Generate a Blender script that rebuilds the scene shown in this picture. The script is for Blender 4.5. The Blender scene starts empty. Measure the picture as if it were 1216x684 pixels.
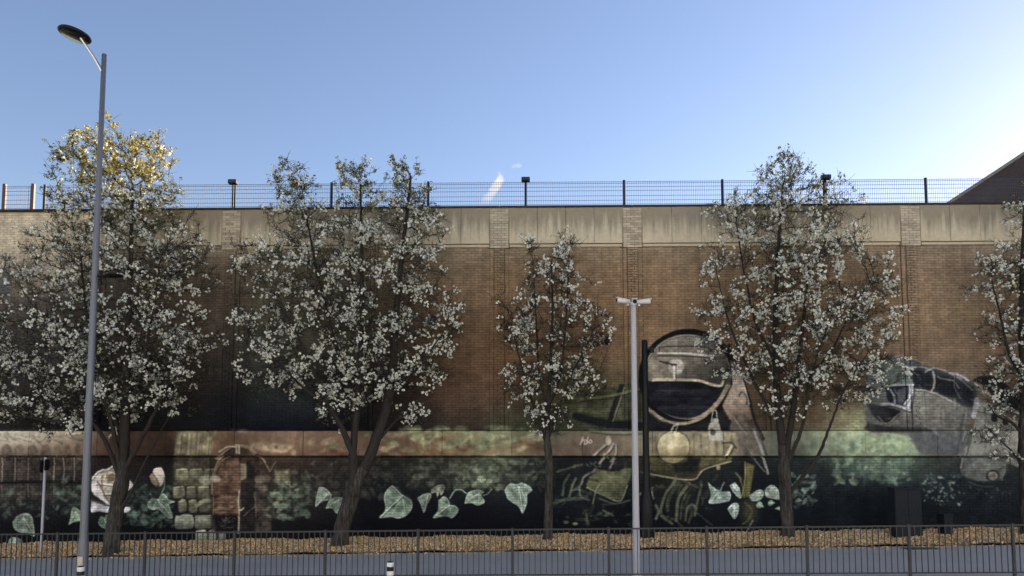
import bpy, math, random
import numpy as np
from mathutils import Vector, Matrix

R = math.radians
C = bpy.context.scene.collection
rng = np.random.default_rng(7)
random.seed(7)

# ------------------------------------------------------------------ camera, sky, sun, exposure
F, CX, CY, PITCH, CAMH = 880.0, 608.0, 459.0, R(4.27), 2.8      # focal length and centre in photo pixels
SUN_AZ, SUN_EL = 55.0, 12.5                                      # degrees, clockwise from +Y
cam_d = bpy.data.cameras.new('camera')
cam = bpy.data.objects.new('camera', cam_d); C.objects.link(cam)
cam.location = (0, 0, CAMH); cam.rotation_euler = (R(90) + PITCH, 0, 0)
cam_d.sensor_fit = 'HORIZONTAL'; cam_d.sensor_width = 36.0; cam_d.lens = 36.0 * F / 1216.0
cam_d.shift_x = 0.0; cam_d.shift_y = (CY - 342.0) / 1216.0
cam_d.clip_start = 0.1; cam_d.clip_end = 3000
sc = bpy.context.scene
sc.camera = cam
sc.view_settings.view_transform = 'Standard'; sc.view_settings.look = 'None'
sc.view_settings.exposure = EXPOSURE = 2.22; sc.view_settings.gamma = 1.0
world = bpy.data.worlds.new('World'); sc.world = world; world.use_nodes = True
wn, wl = world.node_tree.nodes, world.node_tree.links
wn.clear()
sky = wn.new('ShaderNodeTexSky'); sky.sky_type = 'NISHITA'; sky.sun_disc = False
sky.sun_elevation = R(SUN_EL); sky.sun_rotation = R(SUN_AZ)
sky.air_density = 1.0; sky.dust_density = 0.35; sky.ozone_density = 1.0; sky.altitude = 0
bg = wn.new('ShaderNodeBackground'); bg.inputs['Strength'].default_value = 0.05
wo = wn.new('ShaderNodeOutputWorld')
tint = wn.new('ShaderNodeMix'); tint.data_type = 'RGBA'; tint.blend_type = 'MULTIPLY'; tint.inputs[0].default_value = 1.0
tint.inputs[7].default_value = (1.0, 0.955, 1.10, 1)               # the camera's white balance, over the whole sky
wl.new(sky.outputs[0], tint.inputs[6]); wl.new(tint.outputs[2], bg.inputs['Color']); wl.new(bg.outputs[0], wo.inputs['Surface'])
def _dir(u, v):
    p = Vector(((u - CX) / F, 0, 0)); yc = (CY - v) / F
    return Vector((p.x, math.cos(PITCH) - yc * math.sin(PITCH), math.sin(PITCH) + yc * math.cos(PITCH))).normalized()
def cloud(a, b, half, bend, col, amount, base):      # one small wisp of cloud, high in the real sky
    A, B = _dir(*a), _dir(*b); c = ((A + B) / 2).normalized(); e1 = (B - A); La = e1.length / 2; e1.normalize(); e2 = c.cross(e1).normalized()
    def M(op, x, y=None, z=None, cl=False):
        nd = wn.new('ShaderNodeMath'); nd.operation = op; nd.use_clamp = cl
        for i, q in enumerate((x, y, z)):
            if q is None: continue
            if isinstance(q, (int, float)): nd.inputs[i].default_value = q
            else: wl.new(q, nd.inputs[i])
        return nd.outputs[0]
    tc = wn.new('ShaderNodeTexCoord')
    nz = wn.new('ShaderNodeTexNoise'); nz.inputs['Scale'].default_value = 110; nz.inputs['Detail'].default_value = 5; wl.new(tc.outputs['Generated'], nz.inputs['Vector'])
    def dot(v):
        nd = wn.new('ShaderNodeVectorMath'); nd.operation = 'DOT_PRODUCT'; wl.new(tc.outputs['Generated'], nd.inputs[0]); nd.inputs[1].default_value = v; return nd.outputs['Value']
    x = M('DIVIDE', M('SUBTRACT', dot(e1), c.dot(e1)), La)
    y = M('DIVIDE', M('ADD', dot(e2), M('MULTIPLY', M('SUBTRACT', M('MULTIPLY', x, x), .3), bend)), half)
    wob = M('MULTIPLY_ADD', nz.outputs['Fac'], 2.4, -1.2)
    r = M('SUBTRACT', 1.15, M('ADD', M('POWER', M('ABSOLUTE', x), 3), M('POWER', M('ABSOLUTE', M('ADD', y, wob)), 2)), None, True)
    f = M('MULTIPLY', M('MULTIPLY', r, M('MULTIPLY_ADD', x, .35, .65)), M('GREATER_THAN', dot(c), .9))
    mx = wn.new('ShaderNodeMix'); mx.data_type = 'RGBA'; wl.new(M('MULTIPLY', f, amount), mx.inputs[0]); wl.new(base, mx.inputs[6]); mx.inputs[7].default_value = (*col, 1)
    return mx.outputs[2]
wisp = cloud((574, 243), (597, 207), .0065, .004, (5.2, 4.6, 4.3), .95, tint.outputs[2])
wisp = cloud((606, 199), (620, 196), .003, .0, (4.2, 4.6, 5.2), .35, wisp)
wl.new(wisp, bg.inputs['Color'])
sun_d = bpy.data.lights.new('sun', 'SUN'); sun_d.energy = 5.0; sun_d.angle = R(0.5); sun_d.color = (1.0, 0.82, 0.58)
sun = bpy.data.objects.new('sun', sun_d); C.objects.link(sun)
sdir = Vector((math.sin(R(SUN_AZ)) * math.cos(R(SUN_EL)), math.cos(R(SUN_AZ)) * math.cos(R(SUN_EL)), math.sin(R(SUN_EL))))
sun.rotation_euler = sdir.to_track_quat('Z', 'Y').to_euler()
sun.location = (40, 30, 40)

# ------------------------------------------------------------------ from the photograph's pixels to places
def ray(u, v):
    x = (np.asarray(u, float) - CX) / F; y = (CY - np.asarray(v, float)) / F
    return x, math.cos(PITCH) - y * math.sin(PITCH), math.sin(PITCH) + y * math.cos(PITCH)
def at(u, v, Y):                                   # the point at depth Y seen at a pixel
    x, y, z = ray(u, v); t = Y / y
    return np.array([x * t, Y + 0 * t, CAMH + z * t])
def project(X, Y, Z):
    z = Z - CAMH; c, s = math.cos(PITCH), math.sin(PITCH)
    d = Y * c + z * s; yc = -Y * s + z * c
    return CX + F * X / d, CY - F * yc / d
WALL_Y, WALL_K = 22.0, -0.0225
WALL_A = math.atan(WALL_K)
def on_wall(u, v):                                 # wall coordinates: s along it, z up
    x, y, z = ray(u, v); t = WALL_Y / (y - WALL_K * x)
    return x * t / math.cos(WALL_A), CAMH + z * t
def wall_world(s, off, z):
    c, n = math.cos(WALL_A), math.sin(WALL_A)
    return s * c - off * n, WALL_Y + s * n + off * c, z
def gz(x):                                         # the street climbs gently to one side
    return -0.08 + 0.018 * np.clip(x, -40, 40)

# ------------------------------------------------------------------ helpers
def props(o, label=None, cat=None, group=None, kind=None):
    if label: o['label'] = label
    if cat: o['category'] = cat
    if group: o['group'] = group
    if kind: o['kind'] = kind
    return o
def empty(name, loc, rz=0.0):
    o = bpy.data.objects.new(name, None); C.objects.link(o)
    o.location = [float(q) for q in loc]; o.rotation_euler = (0, 0, rz); o.empty_display_size = 0.3
    return o
def link(name, me, mat=None, parent=None, loc=None, rz=0.0):
    o = bpy.data.objects.new(name, me); C.objects.link(o)
    if mat is not None and not me.materials: me.materials.append(mat)
    if parent is not None: o.parent = parent
    if loc is not None: o.location = [float(q) for q in loc]
    if rz: o.rotation_euler = (0, 0, rz)
    return o
def raw_mesh(name, verts, faces, smooth=False):    # faces: an (n,k) int array or a list
    me = bpy.data.meshes.new(name)
    verts = np.asarray(verts, np.float32)
    if isinstance(faces, np.ndarray):
        n, k = faces.shape
        me.vertices.add(len(verts)); me.vertices.foreach_set('co', verts.ravel())
        me.loops.add(n * k); me.loops.foreach_set('vertex_index', faces.astype(np.int32).ravel())
        me.polygons.add(n)
        me.polygons.foreach_set('loop_start', np.arange(0, n * k, k, dtype=np.int32))
        me.polygons.foreach_set('use_smooth', np.full(n, smooth, bool))
        me.update(calc_edges=True)
    else:
        me.from_pydata(verts.tolist(), [], faces)
        if smooth: me.polygons.foreach_set('use_smooth', [True] * len(me.polygons))
        me.update()
    return me
class MB:                                          # collects boxes, tubes and lathes into one mesh
    def __init__(self): self.v = []; self.f = []; self.sm = []
    def add(self, vs, fs, smooth=False):
        b = len(self.v); self.v += [tuple(float(q) for q in p) for p in vs]
        self.f += [tuple(b + i for i in f) for f in fs]; self.sm += [smooth] * len(fs)
    def box(self, x0, x1, y0, y1, z0, z1, b=0.0):
        if b <= 0:
            vs = [(x, y, z) for z in (z0, z1) for y in (y0, y1) for x in (x0, x1)]
            self.add(vs, [(0, 2, 3, 1), (4, 5, 7, 6), (0, 1, 5, 4), (2, 6, 7, 3), (0, 4, 6, 2), (1, 3, 7, 5)])
        else:                                      # edges along z and at the top are eased
            def ring(d, z): return [(x0 + d, y0 + b, z), (x0 + d + (b - d), y0 + d, z), (x1 - b, y0 + d, z), (x1 - d, y0 + b, z),
                                    (x1 - d, y1 - b, z), (x1 - b, y1 - d, z), (x0 + b, y1 - d, z), (x0 + d, y1 - b, z)]
            vs = ring(0, z0) + ring(0, z1 - b) + ring(b * .7, z1)
            fs = [tuple(reversed(range(8))), tuple(range(16, 24))]
            for k in (0, 8):
                fs += [(k + i, k + (i + 1) % 8, k + 8 + (i + 1) % 8, k + 8 + i) for i in range(8)]
            self.add(vs, fs)
    def tube(self, pts, rad, n=8, cap=True, smooth=True):
        pts = [Vector([float(q) for q in p]) for p in pts]
        rad = rad if hasattr(rad, '__len__') else [rad] * len(pts)
        vs, fs = [], []
        prev = None
        for i, p in enumerate(pts):
            d = (pts[min(i + 1, len(pts) - 1)] - pts[max(i - 1, 0)]).normalized()
            a = prev if prev is not None else (Vector((1, 0, 0)) if abs(d.x) < .9 else Vector((0, 1, 0)))
            a = (a - d * a.dot(d)).normalized(); prev = a; c = d.cross(a)
            for k in range(n):
                t = 2 * math.pi * k / n
                vs.append(p + (a * math.cos(t) + c * math.sin(t)) * rad[i])
        for i in range(len(pts) - 1):
            for k in range(n):
                fs.append((i * n + k, i * n + (k + 1) % n, (i + 1) * n + (k + 1) % n, (i + 1) * n + k))
        b = len(self.f)
        self.add(vs, fs, smooth)
        if cap:
            self.add([vs[k] for k in range(n)], [tuple(reversed(range(n)))])
            self.add([vs[-n + k] for k in range(n)], [tuple(range(n))])
    def bark(self, pts, rad, n, rg):                 # a tube with ridges and lumps, for trunks and limbs
        b0 = len(self.v); self.tube(pts, rad, n)
        ridge = rg.normal(size=n) * .09; m = len(pts)
        for i in range(m):
            c = pts[i]
            for k in range(n):
                f = 1 + ridge[k] * (1 - .4 * i / m) + rg.normal() * .035; p = self.v[b0 + i * n + k]
                self.v[b0 + i * n + k] = tuple(c[a] + (p[a] - c[a]) * f for a in range(3))
            ridge += rg.normal(size=n) * .02; ridge *= .985
    def lathe(self, prof, n=16, c=(0, 0), smooth=True):   # prof: (radius, z)
        vs, fs = [], []
        for r, z in prof:
            for k in range(n):
                t = 2 * math.pi * k / n; vs.append((c[0] + r * math.cos(t), c[1] + r * math.sin(t), z))
        for i in range(len(prof) - 1):
            for k in range(n):
                fs.append((i * n + k, i * n + (k + 1) % n, (i + 1) * n + (k + 1) % n, (i + 1) * n + k))
        self.add(vs, fs, smooth)
        self.add(vs[:n], [tuple(reversed(range(n)))]); self.add(vs[-n:], [tuple(range(n))])
    def mesh(self, name):
        me = bpy.data.meshes.new(name); me.from_pydata(self.v, [], self.f)
        me.polygons.foreach_set('use_smooth', self.sm); me.update(); return me
    def build(self, name, mat, parent=None, loc=None, rz=0.0):
        return link(name, self.mesh(name), mat, parent, loc, rz)

# ------------------------------------------------------------------ materials
class NT:                                          # small node-tree helper
    def __init__(self, name):
        self.m = bpy.data.materials.new(name); self.m.use_nodes = True
        self.t = self.m.node_tree; self.n = self.t.nodes; self.n.clear()
        self.out = self.n.new('ShaderNodeOutputMaterial')
    def node(self, typ, **kw):
        nd = self.n.new(typ)
        for k, v in kw.items():
            if k in nd.inputs: self.put(nd.inputs[k], v)
            else: setattr(nd, k, v)
        return nd
    def put(self, sock, v):
        if isinstance(v, bpy.types.NodeSocket): self.t.links.new(v, sock)
        elif isinstance(v, (tuple, list)) and sock.type == 'RGBA' and len(v) == 3: sock.default_value = (*v, 1)
        else: sock.default_value = v
    def math(self, op, a, b=None, c=None, clamp=False):
        nd = self.n.new('ShaderNodeMath'); nd.operation = op; nd.use_clamp = clamp
        self.put(nd.inputs[0], a)
        if b is not None: self.put(nd.inputs[1], b)
        if c is not None: self.put(nd.inputs[2], c)
        return nd.outputs[0]
    def mix(self, fac, a, b, mode='MIX'):
        nd = self.n.new('ShaderNodeMix'); nd.data_type = 'RGBA'; nd.blend_type = mode
        self.put(nd.inputs[0], fac); self.put(nd.inputs[6], a); self.put(nd.inputs[7], b)
        return nd.outputs[2]
    def ramp(self, fac, stops):
        nd = self.n.new('ShaderNodeValToRGB'); self.put(nd.inputs[0], fac)
        el = nd.color_ramp.elements
        while len(el) < len(stops): el.new(0.5)
        for e, (p, c) in zip(el, stops):
            e.position = p; e.color = (*c, 1) if hasattr(c, '__len__') else (c, c, c, 1)
        return nd.outputs[0]
    def noise(self, vec, scale, detail=4, rough=.55):
        nd = self.n.new('ShaderNodeTexNoise'); nd.inputs['Scale'].default_value = scale
        nd.inputs['Detail'].default_value = detail; nd.inputs['Roughness'].default_value = rough
        if vec is not None: self.put(nd.inputs['Vector'], vec)
        return nd.outputs['Fac']
    def coords(self, kind='Object', obj=None):
        nd = self.n.new('ShaderNodeTexCoord')
        if obj is not None: nd.object = obj
        return nd.outputs[kind]
    def pos(self): return self.n.new('ShaderNodeNewGeometry').outputs['Position']
    def scaled(self, vec, s):
        nd = self.n.new('ShaderNodeMapping'); self.put(nd.inputs['Vector'], vec); nd.inputs['Scale'].default_value = s
        return nd.outputs[0]
    def surf(self, col, rough=.8, metal=0.0, bump=None, dist=.01, spec=.3):
        p = self.n.new('ShaderNodeBsdfPrincipled')
        self.put(p.inputs['Base Color'], col); self.put(p.inputs['Roughness'], rough)
        p.inputs['Metallic'].default_value = metal; p.inputs['Specular IOR Level'].default_value = spec
        if bump is not None:
            b = self.n.new('ShaderNodeBump'); b.inputs['Distance'].default_value = dist; b.inputs['Strength'].default_value = .6
            self.put(b.inputs['Height'], bump); self.t.links.new(b.outputs[0], p.inputs['Normal'])
        self.t.links.new(p.outputs[0], self.out.inputs['Surface']); return self.m
def painted(name, col, rough=.45, metal=0.0, wear=.25, spec=.4):
    n = NT(name); nz = n.noise(n.pos(), 9, 6, .65)
    c = n.mix(n.math('MULTIPLY', nz, wear), col, tuple(min(1, q * .45 + .03) for q in col))
    return n.surf(c, n.math('MULTIPLY_ADD', nz, .25, rough - .1), metal, None, spec=spec)
# ------------------------------------------------------------------ the painting on the wall (drawn here, stroke by stroke)
U0, U1, V0, V1, CS = -80.0, 1296.0, 236.0, 676.0, 1.6
PW, PH = int((U1 - U0) * CS), int((V1 - V0) * CS)
canvas = np.zeros((PH, PW, 3), np.float32)
gu = U0 + (np.arange(PW) + .5) / CS
gv = V0 + (np.arange(PH) + .5) / CS
mr = np.random.default_rng(11)
def vnoise(su, sv, octaves=3):                     # value noise over the whole canvas
    out = np.zeros((PH, PW), np.float32); amp, tot = 1.0, 0.0
    for o in range(octaves):
        nx, ny = int((U1 - U0) / su) + 3, int((V1 - V0) / sv) + 3
        g = mr.random((ny, nx)).astype(np.float32)
        x = (gu - U0) / su; y = (gv - V0) / sv
        xi, yi = x.astype(int), y.astype(int); xf, yf = x - xi, y - yi
        xf = xf * xf * (3 - 2 * xf); yf = yf * yf * (3 - 2 * yf)
        a = g[yi][:, xi] * (1 - xf) + g[yi][:, xi + 1] * xf
        b = g[yi + 1][:, xi] * (1 - xf) + g[yi + 1][:, xi + 1] * xf
        out += amp * (a * (1 - yf[:, None]) + b * yf[:, None]); tot += amp
        amp *= .55; su /= 2.1; sv /= 2.1
    return out / tot
N_FINE, N_MID, N_BIG = vnoise(6, 5), vnoise(22, 14), vnoise(70, 40)
N_VERT = vnoise(5, 60, 2)
def win(x0, x1, y0, y1):
    i0, i1 = max(0, int((x0 - U0) * CS)), min(PW, int((x1 - U0) * CS) + 2)
    j0, j1 = max(0, int((y0 - V0) * CS)), min(PH, int((y1 - V0) * CS) + 2)
    if i1 <= i0 or j1 <= j0: return None
    X, Y = np.meshgrid(gu[i0:i1], gv[j0:j1]); return slice(j0, j1), slice(i0, i1), X, Y
def lay(w, a, col, tex=0.0):
    sl = canvas[w[0], w[1]]; c = np.array(col, np.float32) / 255.0
    if c.ndim == 1: c = c[None, None, :] * np.ones_like(sl)
    if tex: c = c * (1 + tex * (N_FINE[w[0], w[1]] + N_MID[w[0], w[1]] - 1.0))[..., None]
    canvas[w[0], w[1]] = sl * (1 - a[..., None]) + c * a[..., None]
def smooth01(t): t = np.clip(t, 0, 1); return t * t * (3 - 2 * t)
def seg_d(X, Y, p, q):
    dx, dy = q[0] - p[0], q[1] - p[1]; L = dx * dx + dy * dy + 1e-9
    t = np.clip(((X - p[0]) * dx + (Y - p[1]) * dy) / L, 0, 1)
    return np.hypot(X - p[0] - t * dx, Y - p[1] - t * dy), t
def poly(pts, col, soft=1.2, alpha=1.0, tex=.35, col2=None, axis=1):
    P = np.array(pts, float); m = soft + 1
    w = win(P[:, 0].min() - m, P[:, 0].max() + m, P[:, 1].min() - m, P[:, 1].max() + m)
    if w is None: return
    X, Y = w[2], w[3]; d = np.full(X.shape, 1e9); ins = np.zeros(X.shape, bool)
    for i in range(len(P)):
        p, q = P[i], P[(i + 1) % len(P)]
        d = np.minimum(d, seg_d(X, Y, p, q)[0])
        if p[1] != q[1]:
            c = ((p[1] > Y) != (q[1] > Y)) & (X < (q[0] - p[0]) * (Y - p[1]) / (q[1] - p[1]) + p[0]); ins ^= c
    a = smooth01(.5 + np.where(ins, d, -d) / soft) * alpha
    if col2 is not None:
        k = P[:, axis]; t = np.clip(((Y if axis else X) - k.min()) / (np.ptp(k) + 1e-6), 0, 1)[..., None]
        col = np.array(col, float) * (1 - t) + np.array(col2, float) * t
    lay(w, a, col, tex)
def curve(pts, n=8):                               # rounds a polyline (Catmull-Rom)
    P = [np.array(p, float) for p in pts]; P = [2 * P[0] - P[1]] + P + [2 * P[-1] - P[-2]]; o = []
    for i in range(1, len(P) - 2):
        a, b, c, d = P[i - 1:i + 3]
        for k in range(n):
            t = k / n; o.append(.5 * (2 * b + (c - a) * t + (2 * a - 5 * b + 4 * c - d) * t * t + (3 * b - a - 3 * c + d) * t ** 3))
    o.append(P[-2]); return o
def stroke(pts, wd, col, soft=1.0, alpha=1.0, taper=0.0, tex=.3, round_=True, under=True):
    if round_ and len(pts) > 2: pts = curve(pts)
    if under and sum(np.asarray(col)) > 270 and 1.3 <= wd <= 5.5 and alpha > .45:   # a pale line is drawn over its own dark shadow line
        stroke([(p[0] + wd * .45, p[1] + wd * .6) for p in pts], wd * .9, (18, 19, 24), soft * 1.2, alpha * .6, taper, 0, False, False)
    soft = soft * .8; P = np.array(pts, float); m = wd + soft + 1
    w = win(P[:, 0].min() - m, P[:, 0].max() + m, P[:, 1].min() - m, P[:, 1].max() + m)
    if w is None: return
    X, Y = w[2], w[3]; a = np.zeros(X.shape); n = len(P) - 1
    for i in range(n):
        d, t = seg_d(X, Y, P[i], P[i + 1]); r = wd / 2 * (1 - taper * (i + t) / n)
        a = np.maximum(a, smooth01(.5 + (r - d) / soft))
    lay(w, a * alpha, col, tex)
def ell(u, v, ru, rv, col, soft=1.2, alpha=1.0, tex=.3, rot=0.0, col2=None):
    m = max(ru, rv) * 1.05 + soft * 1.2
    w = win(u - m, u + m, v - m, v + m)
    if w is None: return
    X, Y = w[2] - u, w[3] - v; c, s = math.cos(rot), math.sin(rot)
    x, y = X * c + Y * s, -X * s + Y * c
    r = np.hypot(x / ru, y / rv); a = smooth01(.5 + (1 - r) * min(ru, rv) / soft) * alpha
    if col2 is not None:
        t = np.clip((y / rv + 1) / 2, 0, 1)[..., None]; col = np.array(col, float) * (1 - t) + np.array(col2, float) * t
    lay(w, a, col, tex)
def glow(u, v, ru, rv, col, alpha=1.0, tex=.3):
    w = win(u - ru * 1.6, u + ru * 1.6, v - rv * 1.6, v + rv * 1.6)
    if w is None: return
    r = np.hypot((w[2] - u) / ru, (w[3] - v) / rv)
    lay(w, np.exp(-r * r * 1.6) * alpha * (.55 + .9 * N_MID[w[0], w[1]]).clip(0, 1.2) * smooth01((1.6 - r) / .5), col, tex)
def daubs(n, box, cols, size, alpha=.6, flat=.55):
    for _ in range(n):
        u, v = mr.uniform(box[0], box[1]), mr.uniform(box[2], box[3])
        s = size * mr.uniform(.3, .95)
        ell(u, v, s, s * flat * mr.uniform(.7, 1.2), np.array(cols[mr.integers(len(cols))]) * mr.uniform(.7, 1.3), 1.1, alpha * mr.uniform(.35, 1), .5, mr.uniform(-1.2, 1.2))
def leaf(u, v, size, ang, c=(120, 150, 125), dark=(55, 80, 66), lite=(165, 195, 168), wide=.8, notch=.18):
    ca, sa = math.cos(ang), math.sin(ang)           # the leaf tip points along ang
    half = [(-.5 + notch, 0), (-.56, .18), (-.48, .40), (-.28, .56), (-.02, .52), (.2, .33), (.38, .14), (.56, 0)]
    out = half + [(x, -y) for x, y in reversed(half[1:-1])]
    T = lambda x, y: (u + size * (x * ca - y * wide * sa), v + size * (x * sa + y * wide * ca))
    P = curve([T(*p) for p in out] + [T(*out[0])], 4)
    poly([(p[0] + 1.2, p[1] + 1.6) for p in P], (10, 14, 16), 3, .7, 0)
    poly(P, c, 1.2, 1, .45)
    poly(curve([T(*p) for p in half] + [T(-.3, 0)], 4), dark, 3, .55, .3)
    stroke([T(-.4, 0), T(.05, .03), T(.5, 0)], max(1.0, size * .05), lite, 1, .9, .5)
    for k in (-1, 1):
        for b, e in ((-.35, (-.2, .4)), (-.2, (.08, .36)), (0, (.26, .2)), (-.38, (-.44, .3))):
            stroke([T(b, 0), T((b + e[0]) / 2, k * e[1] * .42), T(e[0], k * e[1])], max(.8, size * .026), lite, .9, .6, .5)
    stroke(P, 1.1, lite, 1, .45, 0, 0, False)

def tleaf(pts, o, k, stem, tip, c=(104, 136, 112), dark=(52, 78, 64), lite=(168, 196, 170)):
    c, dark, lite = [tuple(sum(q) / 3 * .4 + x * .6 for x in q) for q in (c, dark, lite)]
    T = lambda p: (o[0] + p[0] / k, o[1] + p[1] / k)
    Q = [T(p) for p in pts]; P = curve(Q + [Q[0]], 4); st, tp = T(stem), T(tip)
    poly([(p[0] + 1, p[1] + 1.5) for p in P], (9, 12, 16), 3, .75, 0)
    poly(P, c, 1.1, 1, .7)
    sz = max(np.ptp([q[0] for q in Q]), np.ptp([q[1] for q in Q]))
    for q in Q:                                      # the blade dips dark between its veins
        m = (st[0] * .45 + q[0] * .55, st[1] * .45 + q[1] * .55); ell(m[0] + .8, m[1] + .8, sz * .10, sz * .07, dark, sz * .08, .55, .3, mr.uniform(-1, 1))
    for q in Q[::2]: stroke([st, ((st[0] + q[0]) / 2 + mr.uniform(-.6, .6), (st[1] + q[1]) / 2 + mr.uniform(-.6, .6)), (st[0] * .12 + q[0] * .88, st[1] * .12 + q[1] * .88)], max(.8, sz * .03), lite, .9, .6, .6)
    stroke([st, ((st[0] + tp[0]) / 2, (st[1] + tp[1]) / 2 - .5), tp], max(1.1, sz * .05), lite, 1, .85, .6)
    stroke(P, 1.0, lite, 1.1, .6, 0, .6, False)
# ground colours: three bands of the wall, each a small table of paint colours
def table(us, vs, rows, sel, tex=.22, gain=None):
    A = np.array(rows, float) / 255.0
    if gain is not None: A = np.clip(A * gain(np.array(us, float)[None, :, None], np.array(vs, float)[:, None, None]), 0, 1)
    j = np.where(sel)[0]; yv = np.interp(gv[j], vs, np.arange(len(vs)))
    xv = np.interp(gu, us, np.arange(len(us)))
    xi = np.minimum(xv.astype(int), len(us) - 2); yi = np.minimum(yv.astype(int), len(vs) - 2)
    xf, yf = (xv - xi)[None, :, None], (yv - yi)[:, None, None]
    xf = xf * xf * (3 - 2 * xf)
    g = lambda a, b: A[np.ix_(yi + b, xi + a)]
    t = (g(0, 0) * (1 - xf) + g(1, 0) * xf) * (1 - yf) + (g(0, 1) * (1 - xf) + g(1, 1) * xf) * yf
    canvas[j] = t * (1 + tex * (N_MID[j] + N_BIG[j] - 1.0)[..., None])
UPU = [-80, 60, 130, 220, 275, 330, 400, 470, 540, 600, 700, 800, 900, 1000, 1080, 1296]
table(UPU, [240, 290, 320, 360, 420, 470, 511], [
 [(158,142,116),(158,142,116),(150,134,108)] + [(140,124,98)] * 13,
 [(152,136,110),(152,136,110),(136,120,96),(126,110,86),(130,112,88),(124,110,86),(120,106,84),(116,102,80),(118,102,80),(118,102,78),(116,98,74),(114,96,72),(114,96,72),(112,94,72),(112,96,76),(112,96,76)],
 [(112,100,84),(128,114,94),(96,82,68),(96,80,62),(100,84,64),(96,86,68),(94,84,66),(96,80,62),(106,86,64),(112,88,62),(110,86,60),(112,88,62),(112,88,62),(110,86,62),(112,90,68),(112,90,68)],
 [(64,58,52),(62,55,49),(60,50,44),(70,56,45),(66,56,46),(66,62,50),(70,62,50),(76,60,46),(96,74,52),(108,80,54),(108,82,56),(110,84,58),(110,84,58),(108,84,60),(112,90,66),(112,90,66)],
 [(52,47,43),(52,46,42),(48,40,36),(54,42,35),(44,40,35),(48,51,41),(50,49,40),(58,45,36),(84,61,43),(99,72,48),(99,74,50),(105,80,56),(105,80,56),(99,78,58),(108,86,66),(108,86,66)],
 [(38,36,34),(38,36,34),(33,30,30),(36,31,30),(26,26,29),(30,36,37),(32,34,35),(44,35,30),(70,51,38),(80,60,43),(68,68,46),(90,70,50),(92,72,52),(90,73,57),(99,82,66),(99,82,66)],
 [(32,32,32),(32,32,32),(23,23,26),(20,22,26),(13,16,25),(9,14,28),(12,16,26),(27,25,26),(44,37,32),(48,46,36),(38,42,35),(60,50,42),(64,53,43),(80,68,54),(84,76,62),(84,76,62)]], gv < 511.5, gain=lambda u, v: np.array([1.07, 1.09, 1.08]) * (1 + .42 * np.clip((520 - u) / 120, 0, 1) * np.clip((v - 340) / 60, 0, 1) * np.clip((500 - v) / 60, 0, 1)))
table([-80, 20, 90, 140, 205, 225, 262, 330, 400, 460, 520, 580, 640, 700, 780, 880, 930, 1000, 1060, 1130, 1296], [511, 526, 541], [
 [(216,208,184),(212,204,180),(176,158,134),(78,52,42),(64,44,38),(120,112,84),(116,90,68),(108,84,68),(100,76,60),(90,68,55),(112,96,66),(128,130,94),(108,104,80),(96,84,70),(132,126,98),(120,112,92),(92,98,84),(100,112,92),(130,150,112),(84,88,80),(80,80,74)],
 [(168,156,134),(162,150,130),(134,116,98),(76,50,40),(62,42,36),(112,104,78),(104,78,58),(98,76,61),(94,70,55),(84,64,51),(104,82,56),(116,120,86),(98,90,70),(92,80,68),(118,110,84),(112,104,86),(86,92,80),(96,108,88),(136,160,116),(76,80,74),(84,84,78)],
 [(90,80,70),(88,78,68),(82,66,58),(70,46,38),(58,40,34),(96,90,66),(90,68,52),(90,68,54),(88,64,50),(78,58,46),(98,72,50),(102,98,70),(90,78,60),(88,76,64),(104,98,74),(102,96,80),(80,86,76),(92,104,84),(112,134,98),(70,74,70),(82,82,76)]], (gv >= 511.5) & (gv < 541.5), .4)
table([-80, 20, 90, 150, 205, 260, 330, 400, 460, 520, 580, 640, 700, 780, 880, 960, 1060, 1130, 1296], [541, 570, 600, 625, 676], [
 [(58,48,44),(56,47,43),(50,42,38),(46,32,30),(40,34,32),(66,54,42),(60,48,40),(46,40,36),(40,40,36),(46,46,40),(54,62,50),(36,42,40),(30,36,40),(52,50,36),(38,42,42),(44,54,54),(58,76,66),(50,56,54),(58,58,54)],
 [(52,45,42),(50,44,40),(46,44,40),(38,36,36),(32,34,34),(58,46,38),(54,44,37),(42,38,35),(32,34,34),(40,42,38),(48,56,48),(30,38,38),(30,36,38),(34,36,32),(30,36,38),(30,40,44),(36,50,50),(34,44,48),(40,44,46)],
 [(36,34,34),(36,34,34),(34,38,36),(28,32,32),(26,30,30),(50,42,36),(46,40,34),(34,34,32),(16,19,26),(20,24,28),(22,27,31),(22,29,33),(24,30,33),(24,30,31),(22,29,34),(22,32,38),(24,34,39),(28,36,42),(34,38,42)],
 [(22,22,25),(22,22,25),(20,22,25),(16,18,23),(15,17,21),(28,26,25),(28,27,26),(20,22,25),(13,15,22),(12,15,23),(13,16,24),(15,20,25),(16,20,25),(17,22,26),(17,23,29),(20,27,34),(22,29,36),(27,32,38),(32,36,41)],
 [(18,18,21)] * 4 + [(14,15,20)] * 11 + [(20,26,32)] * 4], gv >= 541.5, .4)

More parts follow.
